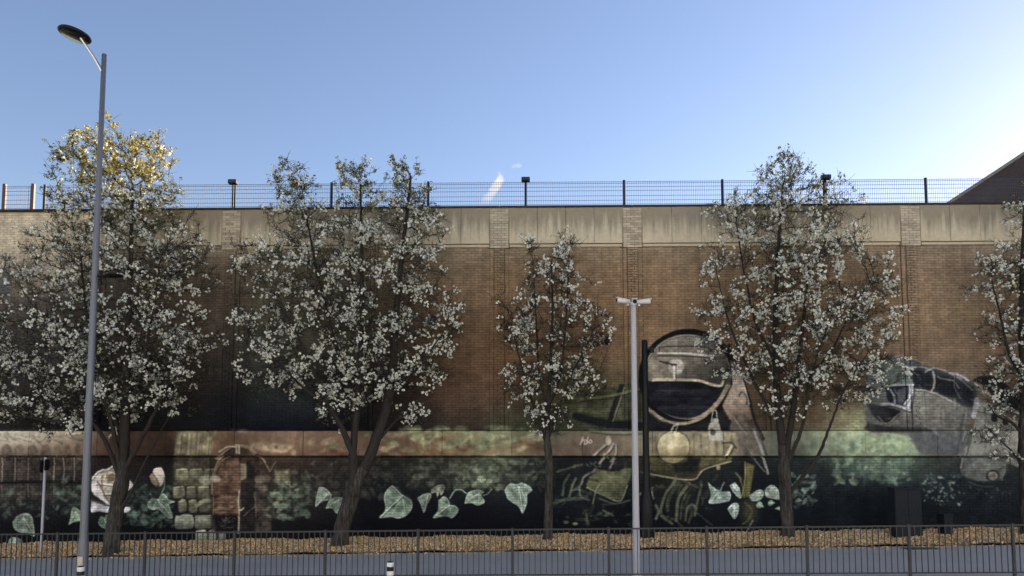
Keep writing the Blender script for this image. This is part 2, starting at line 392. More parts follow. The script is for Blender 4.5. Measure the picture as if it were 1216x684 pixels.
# left: paler patch edges, columns of a ruin, rose, bud and ivy
poly([(-80,318),(12,318),(12,352),(-80,356)], (66,68,70), 2, .8)
poly([(12,310),(60,306),(66,330),(60,352),(12,352)], (120,110,98), 3, .45)
cols_u = [-74, -58, -43, -28, -13, 2, 17.5, 33, 48.5, 63.6, 75.6, 88, 100]
for a, b in zip(cols_u[:-1], cols_u[1:]):
    m = (a + b) / 2; w_ = (b - a) / 2; dk = mr.uniform(.85, 1.15)
    poly(curve([(a + 2.5, 542), (a + 2.5, 532), (m, 527.5), (b - 2.5, 532), (b - 2.5, 542), (a + 2.5, 542)], 4), np.array((84, 70, 60)) * dk, 3.5, .85, .6)
    poly([(a + 2, 542), (b - 2, 542), (b - 2.5, 570), (a + 2.5, 570)], np.array((70, 60, 55)) * dk, 3.5, .8, .9, np.array((56, 49, 46)) * dk)
    poly([(a + 2.5, 576), (b - 2, 576), (b - 3, 592), (a + 3, 594)], np.array((60, 53, 50)) * dk, 4, .7, .9)
    stroke([(a + mr.uniform(-1, 1), 541), (a + .6, 556), (a, 571)], 1.8, (142, 128, 112), 1.8, mr.uniform(.35, .85)); stroke([(a, 576), (a + mr.uniform(-1, 1), 590)], 1.6, (120, 110, 100), 2, mr.uniform(.2, .6))
for _ in range(30):
    u = mr.uniform(-80, 100); stroke([(u, mr.uniform(512, 520)), (u + mr.uniform(4, 16), mr.uniform(514, 528))], mr.uniform(1, 3), ((206,196,172),(120,100,82),(160,142,118))[mr.integers(3)], 2, .5)
stroke([(-80, 573), (0, 573), (60, 572), (104, 574)], 3, (24,22,22), 2.5, .85)
glow(40, 516, 70, 6, (196,186,164), .5)
daubs(150, (-60, 104, 580, 618), [(58,72,64),(44,58,54),(80,96,86)], 6, .5)
daubs(60, (60, 104, 566, 604), [(70,92,82),(88,108,98),(50,66,60)], 5, .55)
daubs(140, (150, 206, 578, 626), [(60,84,72),(78,104,90),(40,58,52)], 6, .55)
tleaf([(70,545),(95,520),(130,500),(165,510),(178,545),(185,622),(150,605),(100,600),(75,575)], (0,500), 4.56, (128,528), (185,620))
tleaf([(45,690),(50,645),(75,630),(115,645),(126,690)], (0,500), 4.56, (80,635), (85,690), (96,116,100)); tleaf([(373,560),(385,510),(395,470),(440,490),(445,535),(400,545)], (0,500), 4.56, (410,490), (375,558))
leaf(-20, 612, 24, .8); leaf(127, 622, 18, 1.2, (70,96,84)); daubs(40, (130, 206, 584, 624), [(96,120,102),(120,142,122),(58,78,68)], 3.5, .6)
RZ = lambda L: [(90 + x / 7.6, 540 + y / 7.6) for x, y in L]
def petal(L, c, c2, alpha=1.0, soft=1.6): poly(curve(RZ(L + [L[0]]), 5), c, soft, alpha, .45, c2)
petal([(140,410),(230,440),(320,462),(430,470),(492,480),(452,522),(300,520),(200,512),(138,516)], (160,158,168), (196,194,204))
petal([(440,160),(470,172),(462,215),(492,236),(526,282),(478,318),(462,360),(440,455),(380,470),(360,300)], (166,160,154), (140,134,130))
petal([(150,215),(205,152),(290,132),(330,102),(420,120),(450,190),(440,330),(400,450),(320,462),(230,405),(150,335)], (150,142,130), (176,170,164))
petal([(210,152),(150,215),(148,330),(232,405),(312,462),(335,440),(262,372),(222,305),(196,245),(240,186)], (188,182,174), (204,202,206))
petal([(238,285),(330,262),(420,270),(410,380),(335,450),(258,372)], (166,156,138), (146,136,122))
petal([(236,190),(290,150),(370,150),(420,210),(400,265),(330,262),(250,255)], (132,122,104), (160,148,128))
petal([(285,190),(320,172),(356,190),(350,230),(310,240),(284,220)], (116,98,74), (96,80,62), .9, 2.5)
for L, w_, c, al in (([(180,262),(250,262),(335,274),(420,262)], 1.5, (226,222,212), .95), ([(244,356),(300,352),(380,356)], 1.6, (224,218,206), .9), ([(196,245),(236,300),(262,372),(312,440)], 1.6, (92,82,72), .7), ([(238,190),(234,240),(244,290)], 1.3, (96,86,74), .7),
                     ([(150,215),(205,152),(290,132),(332,104)], 1.4, (216,212,204), .7), ([(272,170),(262,210),(280,250)], 1.1, (206,198,182), .7), ([(300,165),(345,168),(372,200)], 1.1, (210,202,186), .7), ([(335,440),(400,420),(440,330)], 1.4, (104,96,88), .6), ([(140,412),(220,436),(318,464)], 1.8, (70,64,66), .8)):
    stroke(RZ(L), w_ * 1.45, c, 1.2, min(1, al * 1.15))
petal([(694,190),(700,135),(735,116),(775,118),(802,182),(796,230),(768,285),(735,262)], (190,182,176), (168,160,150), 1, 1.3)
petal([(664,190),(690,166),(715,190),(756,268),(738,288),(700,268),(676,236)], (158,138,112), (96,80,64), 1, 1.3)
stroke(RZ([(690,166),(716,196),(756,270)]), 1.2, (80,62,50), 1.2, .8); stroke(RZ([(700,150),(740,150),(790,172)]), 1, (214,208,200), 1.2, .5); stroke(RZ([(798,200),(800,290),(768,352)]), 1.8, (112,126,104), 1.2, .85); stroke(RZ([(745,285),(760,320),(764,350)]), 2.4, (54,50,44), 1.5, .8)
tleaf([(655,430),(690,395),(740,402),(790,350),(838,408),(892,425),(842,452),(872,566),(820,560),(750,490),(690,496),(655,470)], (90,540), 7.6, (735,405), (868,562), (98,134,108), (46,78,62))
# ruin: stone pier and arch
poly([(212,514),(258,512),(252,541),(208,541)], (120,114,86), 3, .9, .7)
for u in range(212, 256, 6): stroke([(u, 515), (u - 2, 540)], 1.6, (84,80,60), 1.6, .6)
for u in range(216, 256, 11): stroke([(u, 515), (u - 2, 539)], 2.2, (160,152,120), 1.6, .5)
poly([(206,541),(250,541),(246,580),(206,576)], (74,70,54), 6, .8, .5)
for row, (v0, v1) in enumerate([(556,572),(577,592),(593,608),(611,628),(629,650)]):
    u = 205 + (3, 0, 6, 2, 26)[row]
    while u < (252 if row < 4 else 258):
        wd = mr.uniform(11, 18) if row != 3 else 24
        c = mr.uniform(.8, 1.2); col = np.array((134,134,104)) * c if row < 3 else np.array((130,138,118)) * c
        poly(curve([(u+1,v0+2),(u+wd/2,v0+mr.uniform(-1,1)),(u+wd-2,v0+2),(u+wd-1.5,v1-2),(u+wd/2,v1+mr.uniform(-1,1)),(u+1,v1-1),(u+1,v0+2)], 4), col, 2, .9, .6, col * .55)
        stroke([(u+2,v0+2),(u+wd-3,v0+1.5)], 1.4, col * 1.35, 1.2, .6); u += wd
ell(246, 570, 9, 6, (140,144,126), 3, .8); stroke([(234,600),(242,595),(250,594)], 5, (122,124,100), 3, .8)
AR = lambda L: [(200 + x / 4.887, 500 + y / 4.887) for x, y in L]
poly(AR([(246,640),(246,330),(262,270),(300,205),(350,165),(410,150),(470,165),(520,190),(592,290),(596,640)]), (58,46,40), 5, .9, .7)
poly(curve(AR([(262,540),(262,340),(280,270),(320,215),(380,190),(410,240),(412,540),(262,540)]), 3), (84,62,50), 3, .9, .8, (98,70,54))
for k in range(34):
    y = mr.uniform(360, 545); a_ = .2 + .6 * (y > 430); x = mr.uniform(262, 300)
    stroke(AR([(x, y), (x + mr.uniform(50, 100), y + mr.uniform(-6, 6))]), mr.uniform(1.2, 2.4), ((150,118,92),(120,86,66),(60,44,38))[mr.integers(3)], 1.4, a_ * mr.uniform(.5, 1))
poly(AR([(270,548),(412,540),(412,650),(276,650)]), (24,22,24), 4, .85)
for k in range(12):
    x, y = mr.uniform(290, 390), mr.uniform(560, 630); stroke(AR([(x, y), (x + 14, y + mr.uniform(-10, 10)), (x + 30, y - 6)]), 1, (112,104,96), 1.2, .5)
poly(AR([(418,250),(452,250),(455,330),(420,345)]), (110,104,84), 2.5, .85, .6); poly(AR([(452,230),(500,260),(502,640),(420,640),(420,345),(455,330)]), (36,31,30), 3, .85, .6)
poly(AR([(502,320),(585,320),(592,640),(508,640)]), (64,58,52), 4, .8, .9); ell(*AR([(530,338)])[0], 6, 5, (112,102,90), 3, .7); ell(*AR([(568,335)])[0], 5, 5, (104,96,84), 3, .7); ell(*AR([(550,390)])[0], 7, 4, (100,94,76), 3, .7)
for L, w_, c, al in (([(252,420),(256,330),(275,265),(310,200),(355,160),(410,140),(470,152),(510,185)], 2.6, (132,116,94), .8), ([(270,350),(276,290),(310,232),(350,205)], 1.6, (120,98,76), .8), ([(300,178),(350,150),(405,150)], 2, (168,154,124), .85), ([(420,150),(470,160),(500,190)], 2, (122,96,74), .8),
                     ([(500,200),(545,218),(572,262),(590,292)], 1.8, (124,106,84), .8), ([(545,218),(562,240)], 1.2, (170,156,130), .7), ([(592,290),(606,262),(622,240)], 1.6, (112,96,78), .7), ([(258,380),(262,460),(260,540)], 1.8, (120,100,82), .7), ([(412,400),(406,470),(410,530),(406,650)], 1.8, (166,158,140), .85), ([(412,520),(425,515),(436,505)], 1.6, (190,182,164), .8), ([(500,420),(508,500),(506,560)], 1.4, (112,100,86), .7),
                     ([(440,550),(470,520),(500,500)], 1.2, (120,110,96), .6), ([(400,140),(402,185)], 2.4, (150,140,108), .8), ([(416,142),(416,186)], 2.4, (178,168,136), .8), ([(240,195),(244,270),(240,330)], 1.6, (30,28,28), .7)):
    stroke(AR(L), w_, c, 1.4, al)
ell(*AR([(270,335)])[0], 6, 4, (158,150,132), 3, .85); ell(*AR([(292,212)])[0], 4, 3, (150,138,112), 2.5, .8)
poly(AR([(620,290),(700,280),(705,355),(640,370),(620,340)]), (146,138,104), 5, .85, .8); poly(AR([(470,115),(560,120),(668,140),(672,180),(600,180),(480,160)]), (152,136,106), 5, .7, 1.0); poly(AR([(370,48),(430,45),(500,68),(420,72)]), (120,116,98), 4, .7, .8)
# terracotta band: flaked patches
for _ in range(46):
    u = mr.uniform(330, 640); v = mr.uniform(514, 540)
    ell(u, v, mr.uniform(3, 15), mr.uniform(2, 5), ((132,120,88),(150,136,104),(96,60,42),(120,128,92))[mr.integers(4)], 3, mr.uniform(.2, .6), .9, mr.uniform(-.4, .4))
for _ in range(40):
    u = mr.uniform(480, 640); ell(u, mr.uniform(508, 530), mr.uniform(4, 12), mr.uniform(2, 5), ((134,142,104),(110,122,88))[mr.integers(2)], 3, .5, .9)
# bushes
daubs(130, (318, 368, 572, 616), [(92,112,94),(70,92,78),(54,72,62),(116,134,112)], 6.5, .65)
daubs(50, (330, 372, 560, 590), [(62,76,64),(86,100,84)], 5.5, .5)
daubs(160, (372, 470, 546, 592), [(64,66,58),(76,80,68),(50,52,48)], 7, .4)
daubs(260, (480, 650, 542, 582), [(84,98,78),(66,80,66),(112,126,98),(58,66,56)], 7, .38)
daubs(70, (540, 600, 552, 580), [(112,128,104),(136,148,120)], 5, .42)
G = dict(c=(108,138,116), dark=(56,84,68), lite=(176,204,178))
tleaf([(385,385),(420,390),(455,430),(440,455),(400,465),(365,497),(372,440)], (300,500), 4.88, (432,425), (367,493), **G); tleaf([(423,507),(455,450),(515,445),(515,470),(492,535),(460,505)], (300,500), 4.88, (500,455), (426,505), **G)
VO, VK = (440, 560), 5.79
tleaf([(150,95),(175,120),(215,165),(265,185),(285,215),(280,260),(240,305),(190,320),(140,310),(62,317),(95,280),(105,240),(95,190),(105,140)], VO, VK, (222,168), (68,314), (100,138,110), (50,84,66), (172,204,176))
tleaf([(325,180),(370,155),(410,153),(412,185),(385,230),(370,282),(350,235)], VO, VK, (395,165), (370,278), (92,122,102)); tleaf([(415,125),(450,100),(500,92),(505,125),(485,162),(475,135),(460,177),(450,140),(420,150)], VO, VK, (470,110), (460,170), (90,104,84), (50,60,48), (150,160,132))
tleaf([(470,200),(510,170),(535,200),(545,232),(585,240),(602,270),(562,317),(510,305),(432,317),(465,270)], VO, VK, (542,235), (436,315), (96,136,102), (48,82,60)); tleaf([(648,218),(670,150),(720,130),(778,138),(755,165),(784,207),(740,232),(700,215)], VO, VK, (745,150), (652,215), (98,132,106), (50,76,60))
tleaf([(922,130),(960,83),(1000,92),(1050,80),(1110,125),(1075,160),(1075,215),(1045,283),(1020,240),(955,195)], VO, VK, (1022,105), (1045,278), (116,152,128), (66,104,86), (192,218,198))
stroke([(534,592),(540,583),(547,581.5),(554,586)], 1.6, (132,160,146), 1.1, .85); stroke([(574,588.5),(579,586),(584,581)], 1.4, (116,140,126), 1.1, .85)
# the steam engine
glow(640, 500, 60, 26, (70,84,56), .5); glow(724, 492, 42, 26, (86,94,62), .7)
poly([(690,470),(762,452),(764,512),(690,511)], (56,60,44), 5, .75, .6)
stroke([(684,494),(720,503),(764,506)], 9, (20,24,30), 4, .9); stroke([(738,458),(730,482),(722,506)], 6, (24,27,30), 2, .9); stroke([(742,460),(734,482),(728,500)], 1.6, (128,134,92), 1.4, .7)
stroke([(690,474),(724,470),(760,462)], 3, (112,118,72), 2.4, .7); stroke([(700,511),(730,514),(762,513)], 3, (118,122,96), 2, .8); stroke([(690,486),(712,490)], 5, (86,98,60), 3, .6)
poly([(764,480),(880,470),(884,512),(764,512)], (24,24,31), 4, .95)
ell(818, 448, 60, 57.5, (20,20,23), 1.4); ell(816, 448, 53, 51.5, (104,99,86), 1.6, 1, .25); ell(790, 428, 22, 26, (138,132,114), 14, .7); ell(846, 432, 20, 28, (78,75,68), 14, .8); ell(818, 404, 30, 6, (150,146,132), 5, .6)
ell(810, 425, 42, 26, (118,111,94), 16, .9); ell(840, 470, 40, 40, (44,42,42), 20, .5)
poly(curve([(764,452),(803,453),(832,454),(850,460),(862,460),(858,474),(842,489),(818,496),(792,492),(772,478),(764,466),(764,452)]), (24,26,37), 2.5, 1, .5)
for _ in range(14): stroke([(mr.uniform(772,790), (v_ := mr.uniform(462,488))), (mr.uniform(820,850), v_ + mr.uniform(-2,2))], 2.4, (40,41,50), 2, .5)
stroke([(768,484),(784,496),(808,501),(832,495),(852,478),(864,458)], 4.2, (150,138,112), 1.6, .95); stroke([(770,490),(790,502),(815,505)], 2, (70,66,60), 1.5, .7)
stroke([(783,416),(786,412),(812,411),(838,412),(846,416)], 1.8, (52,50,46), 1.2, .9)
stroke([(782,419.5),(815,420),(848,423)], 2.8, (190,184,168), 1.2, .95); stroke([(782,422.5),(815,423),(848,426)], 1.5, (62,58,52), 1.2, .7)
stroke([(776,451),(803,451),(830,452),(846,457),(856,458),(859,453)], 3.2, (196,184,152), 1.2, .95)
stroke([(860,412),(864,430),(862,452)], 2.2, (60,57,54), 1.5, .8); stroke([(866,410),(871,432),(868,462),(856,484)], 4, (30,29,30), 1.6, .9)
ring = [(816.5 + 55.5 * math.cos(t * .1257), 447.5 + 53.5 * math.sin(t * .1257)) for t in range(51)]
stroke(ring, 5.2, (19,19,22), 1.4, 1, 0, .1, False); stroke([(816.5 + 51.5 * math.cos(t * .1), 447.5 + 49.5 * math.sin(t * .1)) for t in range(28, 64)], 1.5, (150,146,132), 1.2, .6, 0, .1, False)
stroke([(772,487),(786,497),(808,503),(832,497),(852,480),(866,458)], 3.6, (146,134,110), 1.5, .95)
ell(803, 435, 9.2, 9.2, (188,183,174), 1.3, 1, .2, 0, (150,146,138)); ell(801, 437, 4, 4, (150,144,134), 2, .8)
stroke([(784,429),(793,431),(801,434)], 1.8, (38,35,34), 1, .95); stroke([(801,434),(801,451)], 2.6, (206,200,188), 1, .95); stroke([(798,433),(803,433)], 2.6, (50,46,44), 1, .9)
for d in range(5): ell(838 + d * 2.2, 404 + d * 1.2, 9, 6, (92,98,96), 4, .3)
poly([(868,428),(876,440),(886,464),(893,496),(886,506),(866,498),(858,482),(870,456)], (196,188,176), 2.5, .95, .3, (124,98,78))
stroke([(869,424),(880,444),(889,470),(897,500),(906,522)], 3, (38,34,34), 1.6, .95); stroke([(872,430),(882,452),(890,480)], 2, (206,200,190), 1.5, .8)
ell(882, 474, 4, 6, (164,152,134), 1.5, .9, .2, -.3); stroke([(878,470),(882,466),(887,472),(887,480)], 1.4, (54,46,42), 1, .8)
poly([(870,494),(884,490),(902,512),(910,541),(884,541),(866,512)], (92,86,76), 4, .85, .5)
stroke([(872,496),(880,508),(886,516)], 2, (150,146,136), 1.4, .7)
stroke([(895,512),(904,536),(912,562)], 3.2, (150,152,148), 1.6, .85); stroke([(886,530),(898,548),(908,560)], 1.6, (128,132,128), 1.4, .7); stroke([(899,508),(908,536),(915,560)], 1.4, (40,40,42), 1.2, .8)
poly([(764,514),(872,514),(876,541),(764,541)], (134,126,98), 2.5, .8, .5, (110,102,76))
for u in range(768, 880, 9): stroke([(u, 516), (u + 1, 540)], 1.5, (104,98,76), 1.6, .5)
poly([(764,541.5),(872,541.5),(864,549),(842,553),(832,562),(826,568),(800,568),(764,560)], (82,78,48), 2.5, .95, .6, (58,58,40)); poly([(798,544),(832,544),(828,560),(800,562)], (28,28,34), 6, .8)
stroke([(764,561),(800,568),(825,569),(834,559),(846,554),(868,548)], 1.9, (152,146,110), 1.2, .9)
ell(799, 531, 20, 20, (40,38,34), 2, .8); ell(799, 531, 19, 19, (184,175,132), 1.8, 1, .3, 0, (124,114,78)); ell(793, 524, 10, 9, (196,188,150), 9, .7); ell(808, 540, 9, 9, (96,88,58), 8, .6)
stroke([(797,512),(800,506),(806,504)], 2.2, (170,168,150), 1.2, .9); stroke([(802,513),(805,505)], 1.6, (150,146,130), 1.2, .8)
poly(curve([(841,523),(841,510),(844,502),(853,502),(856,510),(856,523),(841,523)], 5), (166,166,154), 1.3, 1, .3, (136,136,124)); ell(846, 513, 3.4, 4, (56,54,52), 1.4, .9)
poly([(844,503),(846,497),(852,497),(854,503)], (150,150,138), 1.3); stroke([(845,500),(847,489),(849,487),(851,489),(853,500)], 1.5, (180,180,168), 1, .9); stroke([(856,522),(862,526)], 1.5, (160,156,140), 1, .8)
stroke([(869,528),(866,534),(862,541)], 3.4, (190,180,142), 1.4, .9); stroke([(858,526),(868,526),(873,532)], 2.4, (60,56,46), 1.5, .9); ell(853, 555, 2.4, 3.2, (150,146,116), 1.2, .8)
for pts, wd, col in (([(802,571),(790,588),(785,610),(798,622)], 3, (106,112,88)), ([(806,573),(795,590),(792,606)], 4, (70,78,58)), ([(818,575),(806,592),(803,618)], 3.2, (112,114,86)), ([(822,577),(811,594),(808,616)], 2, (66,72,56)),
                     ([(833,575),(829,592),(825,612)], 2.4, (96,98,74)), ([(814,618),(816,604),(822,599),(827,604)], 2.2, (112,112,88)), ([(818,620),(822,608)], 3, (84,84,62)), ([(786,612),(802,618),(812,628)], 1.6, (80,84,68)),
                     ([(826,608),(836,616),(846,624)], 1.6, (70,74,62)), ([(779,600),(782,608),(779,616)], 3, (122,134,120)), ([(772,584),(776,592)], 3, (116,130,114)), ([(752,588),(766,586)], 3, (92,112,94))):
    stroke(pts, wd * 1.15, col, 2.6, .7)
# couplings and plate to the left of the poles
poly(curve([(706,556),(728,560),(750,556),(745,576),(736,594),(716,588),(697,578),(700,566),(706,556)], 3), (102,106,70), 2, .9, .4, (76,82,54)); stroke([(697,579),(716,588),(736,595),(745,577)], 1.8, (140,142,106), 1.3, .8)
ell(722, 523, 3.4, 5.5, (160,152,138), 1.6, .85)
for pts, wd in (([(719,528),(712,534),(706,540)], 2.8), ([(728,527),(724,534),(717,540)], 2.8), ([(731,528),(731,538),(727,548)], 2.4), ([(718,543),(712,550)], 3), ([(728,549),(724,556)], 2)): stroke(pts, wd, (146,142,128), 1.3, .85)
daubs(26, (694, 732, 540, 560), [(136,140,132),(80,88,84),(40,46,52)], 3, .7)
for pts, wd, col in (([(690,575),(694,566),(706,559)], 2.6, (120,122,104)), ([(688,578),(690,590),(700,594)], 1.8, (92,98,84)), ([(668,588),(670,574),(676,564)], 3, (84,96,66)), ([(676,590),(680,576),(684,568)], 3, (96,104,74)),
                     ([(662,560),(676,556),(690,552)], 3, (84,86,60)), ([(704,598),(708,582),(712,576)], 2, (128,132,110)), ([(652,600),(668,594),(690,592)], 4, (66,80,64)), ([(712,592),(730,598),(748,594)], 2, (84,100,86)), ([(696,610),(698,622)], 2.5, (70,74,66)),
                     ([(716,606),(728,612)], 2.4, (84,90,84))): stroke(pts, wd, col, 1.8, .75)
daubs(60, (654, 760, 586, 624), [(60,74,62),(86,100,82),(44,54,50)], 4.5, .45)
ell(683, 622, 3, 1.8, (170,164,120), 1.2, .8); ell(672, 620, 3, 2, (120,124,92), 1.4, .7)
for _ in range(70):                                # half-seen rods and gear in the shadows
    u, v = (mr.uniform(655, 762), mr.uniform(545, 622)) if mr.random() < .6 else (mr.uniform(772, 850), mr.uniform(570, 624))
    a_ = mr.uniform(-.5, 1.8); l_ = mr.uniform(5, 18); stroke([(u, v), (u + math.cos(a_) * l_ * .5 + mr.uniform(-2, 2), v - math.sin(a_) * l_ * .5), (u + math.cos(a_) * l_, v - math.sin(a_) * l_ * .9)], mr.uniform(1, 4), ((70,80,62),(96,100,76),(18,22,28),(58,70,64),(120,124,98))[mr.integers(5)], 2, mr.uniform(.15, .5))
# steps and right-hand ivy
poly([(884,548),(896,553),(893,572),(890,590),(880,592),(884,570)], (116,110,58), 1.6, .95, .4, (84,80,44)); stroke([(885,549),(885,570),(881,590)], 1.4, (160,154,100), 1.1, .8); stroke([(874,562),(880,570),(884,590)], 2.4, (120,116,74), 1.5, .7)
stroke([(884,596),(893,606),(888,618),(882,622)], 2.2, (92,88,56), 1.6, .6); stroke([(894,618),(886,632)], 1.8, (120,116,104), 1.2, .7); glow(890, 608, 14, 18, (96,92,50), .5)
cy = (126,166,152); cd = (66,110,102)
CO, CK = (770, 500), 4.888; K3 = dict(c=cy, dark=cd, lite=(190,220,212))
tleaf([(348,358),(380,390),(430,412),(472,412),(474,455),(440,470),(353,477),(365,430)], CO, CK, (405,415), (356,474), **K3); tleaf([(473,375),(500,363),(525,390),(537,447),(500,425)], CO, CK, (490,370), (535,444), **K3); tleaf([(460,510),(490,480),(520,483),(523,525),(500,567),(475,535)], CO, CK, (497,485), (500,563), **K3)
stroke([(852.9,585),(857,580),(860,572.6)], 1.2, (130,170,164), 1, .8)
K4 = dict(c=(128,150,128), dark=(64,88,72), lite=(186,206,184))
tleaf([(588,432),(640,400),(668,414),(650,455),(600,462)], CO, CK, (650,410), (592,440), **K4); tleaf([(678,400),(710,373),(747,390),(767,452),(700,445),(680,430)], CO, CK, (715,380), (762,448), **K4)
leaf(903, 600, 8, .5, (130,150,132)); leaf(916, 597, 7, 0, (126,150,132)); poly([(920,604),(928,600),(929,607)], (140,162,146), 1.4)
daubs(70, (930, 968, 562, 602), [(100,124,108),(70,92,82),(124,146,130),(48,66,62)], 5.5, .6)

# green mist, then the wrecked aircraft and the carriage behind it
glow(1028, 500, 60, 30, (150,162,118), .55); glow(1030, 528, 58, 20, (150,172,132), .68); glow(1050, 556, 60, 13, (96,120,104), .42); glow(960, 530, 40, 16, (108,124,100), .5)
daubs(240, (990, 1084, 516, 574), [(120,148,112),(140,162,128),(88,112,98),(70,98,88)], 7, .35)
PL = lambda L: [(1020 + x / 5.7, 410 + y / 5.7) for x, y in L]
def pp(L, c, soft=2, al=.95, tex=.6, c2=None): poly(curve(PL(L + [L[0]]), 4), tuple(min(255, q * h * (1.16 if sum(c) > 180 else .8)) for q, h in zip(c, (.93, 1.0, 1.02))), soft, al, tex * .42, None if c2 is None else tuple(q * 1.18 for q in c2))
def ps(L, w_, c, al=.85, soft=1.3): stroke(PL(L), w_ * 1.15, tuple(min(255, q * 1.15) for q in c), soft, al)
pp([(40,400),(48,230),(60,140),(130,138),(180,92),(245,74),(330,85),(430,125),(510,150),(620,185),(740,230),(792,270),(806,312),(790,365),(740,560),(690,745),(600,735),(400,640),(200,590),(70,582)], (70,73,74), 3.5, 1, .7, (84,82,78))
pp([(362,305),(440,308),(520,330),(630,385),(720,440),(690,620),(640,720),(480,690),(340,600),(300,500),(345,440)], (106,102,93), 9, .85, .8, (88,85,80))
pp([(330,592),(520,590),(700,592),(675,735),(560,745),(420,735),(360,660)], (74,76,78), 5, .9, .6, (58,60,64)); pp([(300,560),(460,560),(700,590),(672,730),(560,720),(380,640)], (66,67,68), 9, .75, .7)
pp([(340,165),(440,160),(620,205),(760,270),(795,330),(760,420),(640,370),(510,315),(400,298),(350,280)], (52,56,62), 5, .9, .8)
pp([(130,190),(180,100),(245,80),(330,160),(350,260),(240,265),(150,262)], (88,98,90), 6, .8, 1.2)
for L in ([(360,185),(430,180),(440,285),(365,270)], [(448,200),(500,205),(492,300),(450,290)], [(528,210),(640,235),(690,300),(640,350),(528,300)], [(700,270),(770,310),(760,390),(700,350)]): pp(L, (36,38,48), 4, .8, .7)
for L, w_, c, al in (([(245,78),(290,125),(335,165),(350,255)], 1.6, (158,164,164), .8), ([(120,170),(180,95),(245,76),(330,86),(430,124)], 1.4, (120,126,124), .7), ([(330,150),(430,150),(500,170)], 1.4, (150,152,150), .7), ([(450,180),(520,155),(620,188),(700,225)], 1.8, (146,148,150), .75), ([(620,188),(690,205),(745,240)], 2.2, (170,174,184), .7), ([(505,180),(515,250),(495,310)], 2.2, (134,134,132), .8), ([(630,200),(700,240),(770,300)], 1.2, (120,120,116), .7),
                     ([(535,210),(560,225),(640,240),(680,290)], 1.4, (122,120,112), .7), ([(370,300),(440,306),(520,328),(630,384)], 1.6, (148,146,138), .8), ([(640,390),(720,430),(770,470)], 1.2, (124,120,112), .6), ([(515,320),(600,360),(640,384)], 1.2, (158,154,146), .6), ([(655,200),(650,280),(690,360)], 1.2, (92,92,92), .7), ([(440,310),(455,480),(450,580)], 1.6, (40,38,38), .6), ([(710,470),(690,560),(672,640),(650,740)], 1.6, (48,48,50), .8), ([(730,450),(715,560),(690,650)], 1, (150,146,138), .5), ([(340,290),(352,330)], 2, (170,176,184), .7)): ps(L, w_, c, al)
for k in range(26):
    x, y = mr.uniform(370, 660), mr.uniform(330, 560); ps([(x, y), (x + mr.uniform(-25, 25), y + mr.uniform(20, 70))], mr.uniform(1, 3), ((124,120,110),(78,76,72),(140,134,122))[mr.integers(3)], .4, 2.2)
pp([(180,280),(240,272),(345,272),(338,350),(300,420),(240,398),(200,380)], (40,43,56), 1.8, .95, .6); pp([(270,300),(325,290),(300,392),(262,380)], (74,76,86), 2.5, .8)
ps([(178,276),(260,268),(360,266)], 2.4, (138,144,150)); ps([(350,272),(345,340),(330,430)], 4, (158,164,176), .9); ps([(310,400),(345,345)], 1.6, (190,196,204)); ps([(150,402),(220,398),(295,420),(340,440)], 2.8, (146,150,158), .85); ps([(215,300),(240,340),(246,390)], 2.2, (126,134,150), .85); ps([(238,290),(300,384)], 1, (110,112,120), .6)
pp([(60,400),(130,404),(282,446),(240,490),(190,532),(110,492)], (34,35,42), 2.5, .92, .6); pp([(120,440),(200,450),(170,500)], (60,58,60), 5, .6); ps([(130,480),(190,530),(280,462)], 1.4, (112,108,100), .7); pp([(62,520),(180,545),(450,560),(450,582),(68,582)], (38,38,42), 4, .8)
pp([(806,360),(860,385),(940,430),(1070,520),(1300,640),(1500,740),(1500,900),(1200,880),(1010,800),(985,880),(920,915),(790,910),(690,850),(740,690),(790,500)], (112,110,100), 2.5, .95, .8, (92,91,86))
pp([(690,800),(760,745),(900,735),(1000,775),(985,880),(920,915),(790,912),(700,880)], (70,72,70), 5, .8, .9); pp([(770,770),(900,760),(960,800),(900,850),(790,840)], (112,110,98), 6, .6, 1)
pp([(772,238),(830,210),(940,220),(1070,320),(1300,420),(1500,520),(1500,640),(1300,560),(1070,470),(930,375),(870,285)], (36,38,46), 2, .95, .7)
for L, w_, c, al in (([(790,262),(900,345),(1000,412),(1075,455),(1300,570)], 2.6, (150,146,134), .85), ([(800,290),(890,365),(1000,440)], 3.4, (112,108,98), .7), ([(930,380),(1070,480),(1300,600)], 3, (58,60,66), .8), ([(995,300),(998,400)], 2.2, (128,132,132), .75), ([(860,270),(950,290),(1040,350)], 1.4, (104,108,112), .7), ([(880,405),(940,440),(1075,525),(1300,650)], 1.4, (156,152,140), .7), ([(800,370),(790,430),(780,480)], 5, (146,150,164), .7), ([(1010,290),(1070,330)], 2, (90,92,98), .7), ([(850,420),(856,520),(840,690)], 1.2, (80,80,76), .6), ([(720,690),(700,770),(690,830)], 2, (128,128,122), .6)): ps(L, w_, c, al)
for x, y in ((915, 487), (995, 512), (1110, 562), (1220, 620)): pp([(x-20,y-24),(x+8,y-28),(x+24,y),(x+16,y+28),(x-14,y+22)], (38,38,44), 1.4, .95); ps([(x-18,y-22),(x+6,y-27)], 1, (150,148,136), .6)
ell(1179, 565, 8.5, 7.5, (48,49,50), 1.8, .9); ell(1179, 565, 5.8, 5, (138,138,128), 1.6, .95, .9); stroke([(1186,556),(1194,553),(1190,570)], 1.6, (118,118,112), 1.6, .6); stroke([(1150,572),(1164,577),(1180,578)], 1.2, (90,92,92), 1.5, .6)
daubs(110, (1094, 1142, 562, 600), [(96,118,112),(70,90,90),(150,168,158)], 2.6, .7); daubs(24, (1142, 1200, 572, 592), [(70,84,86),(110,122,118)], 3, .4)
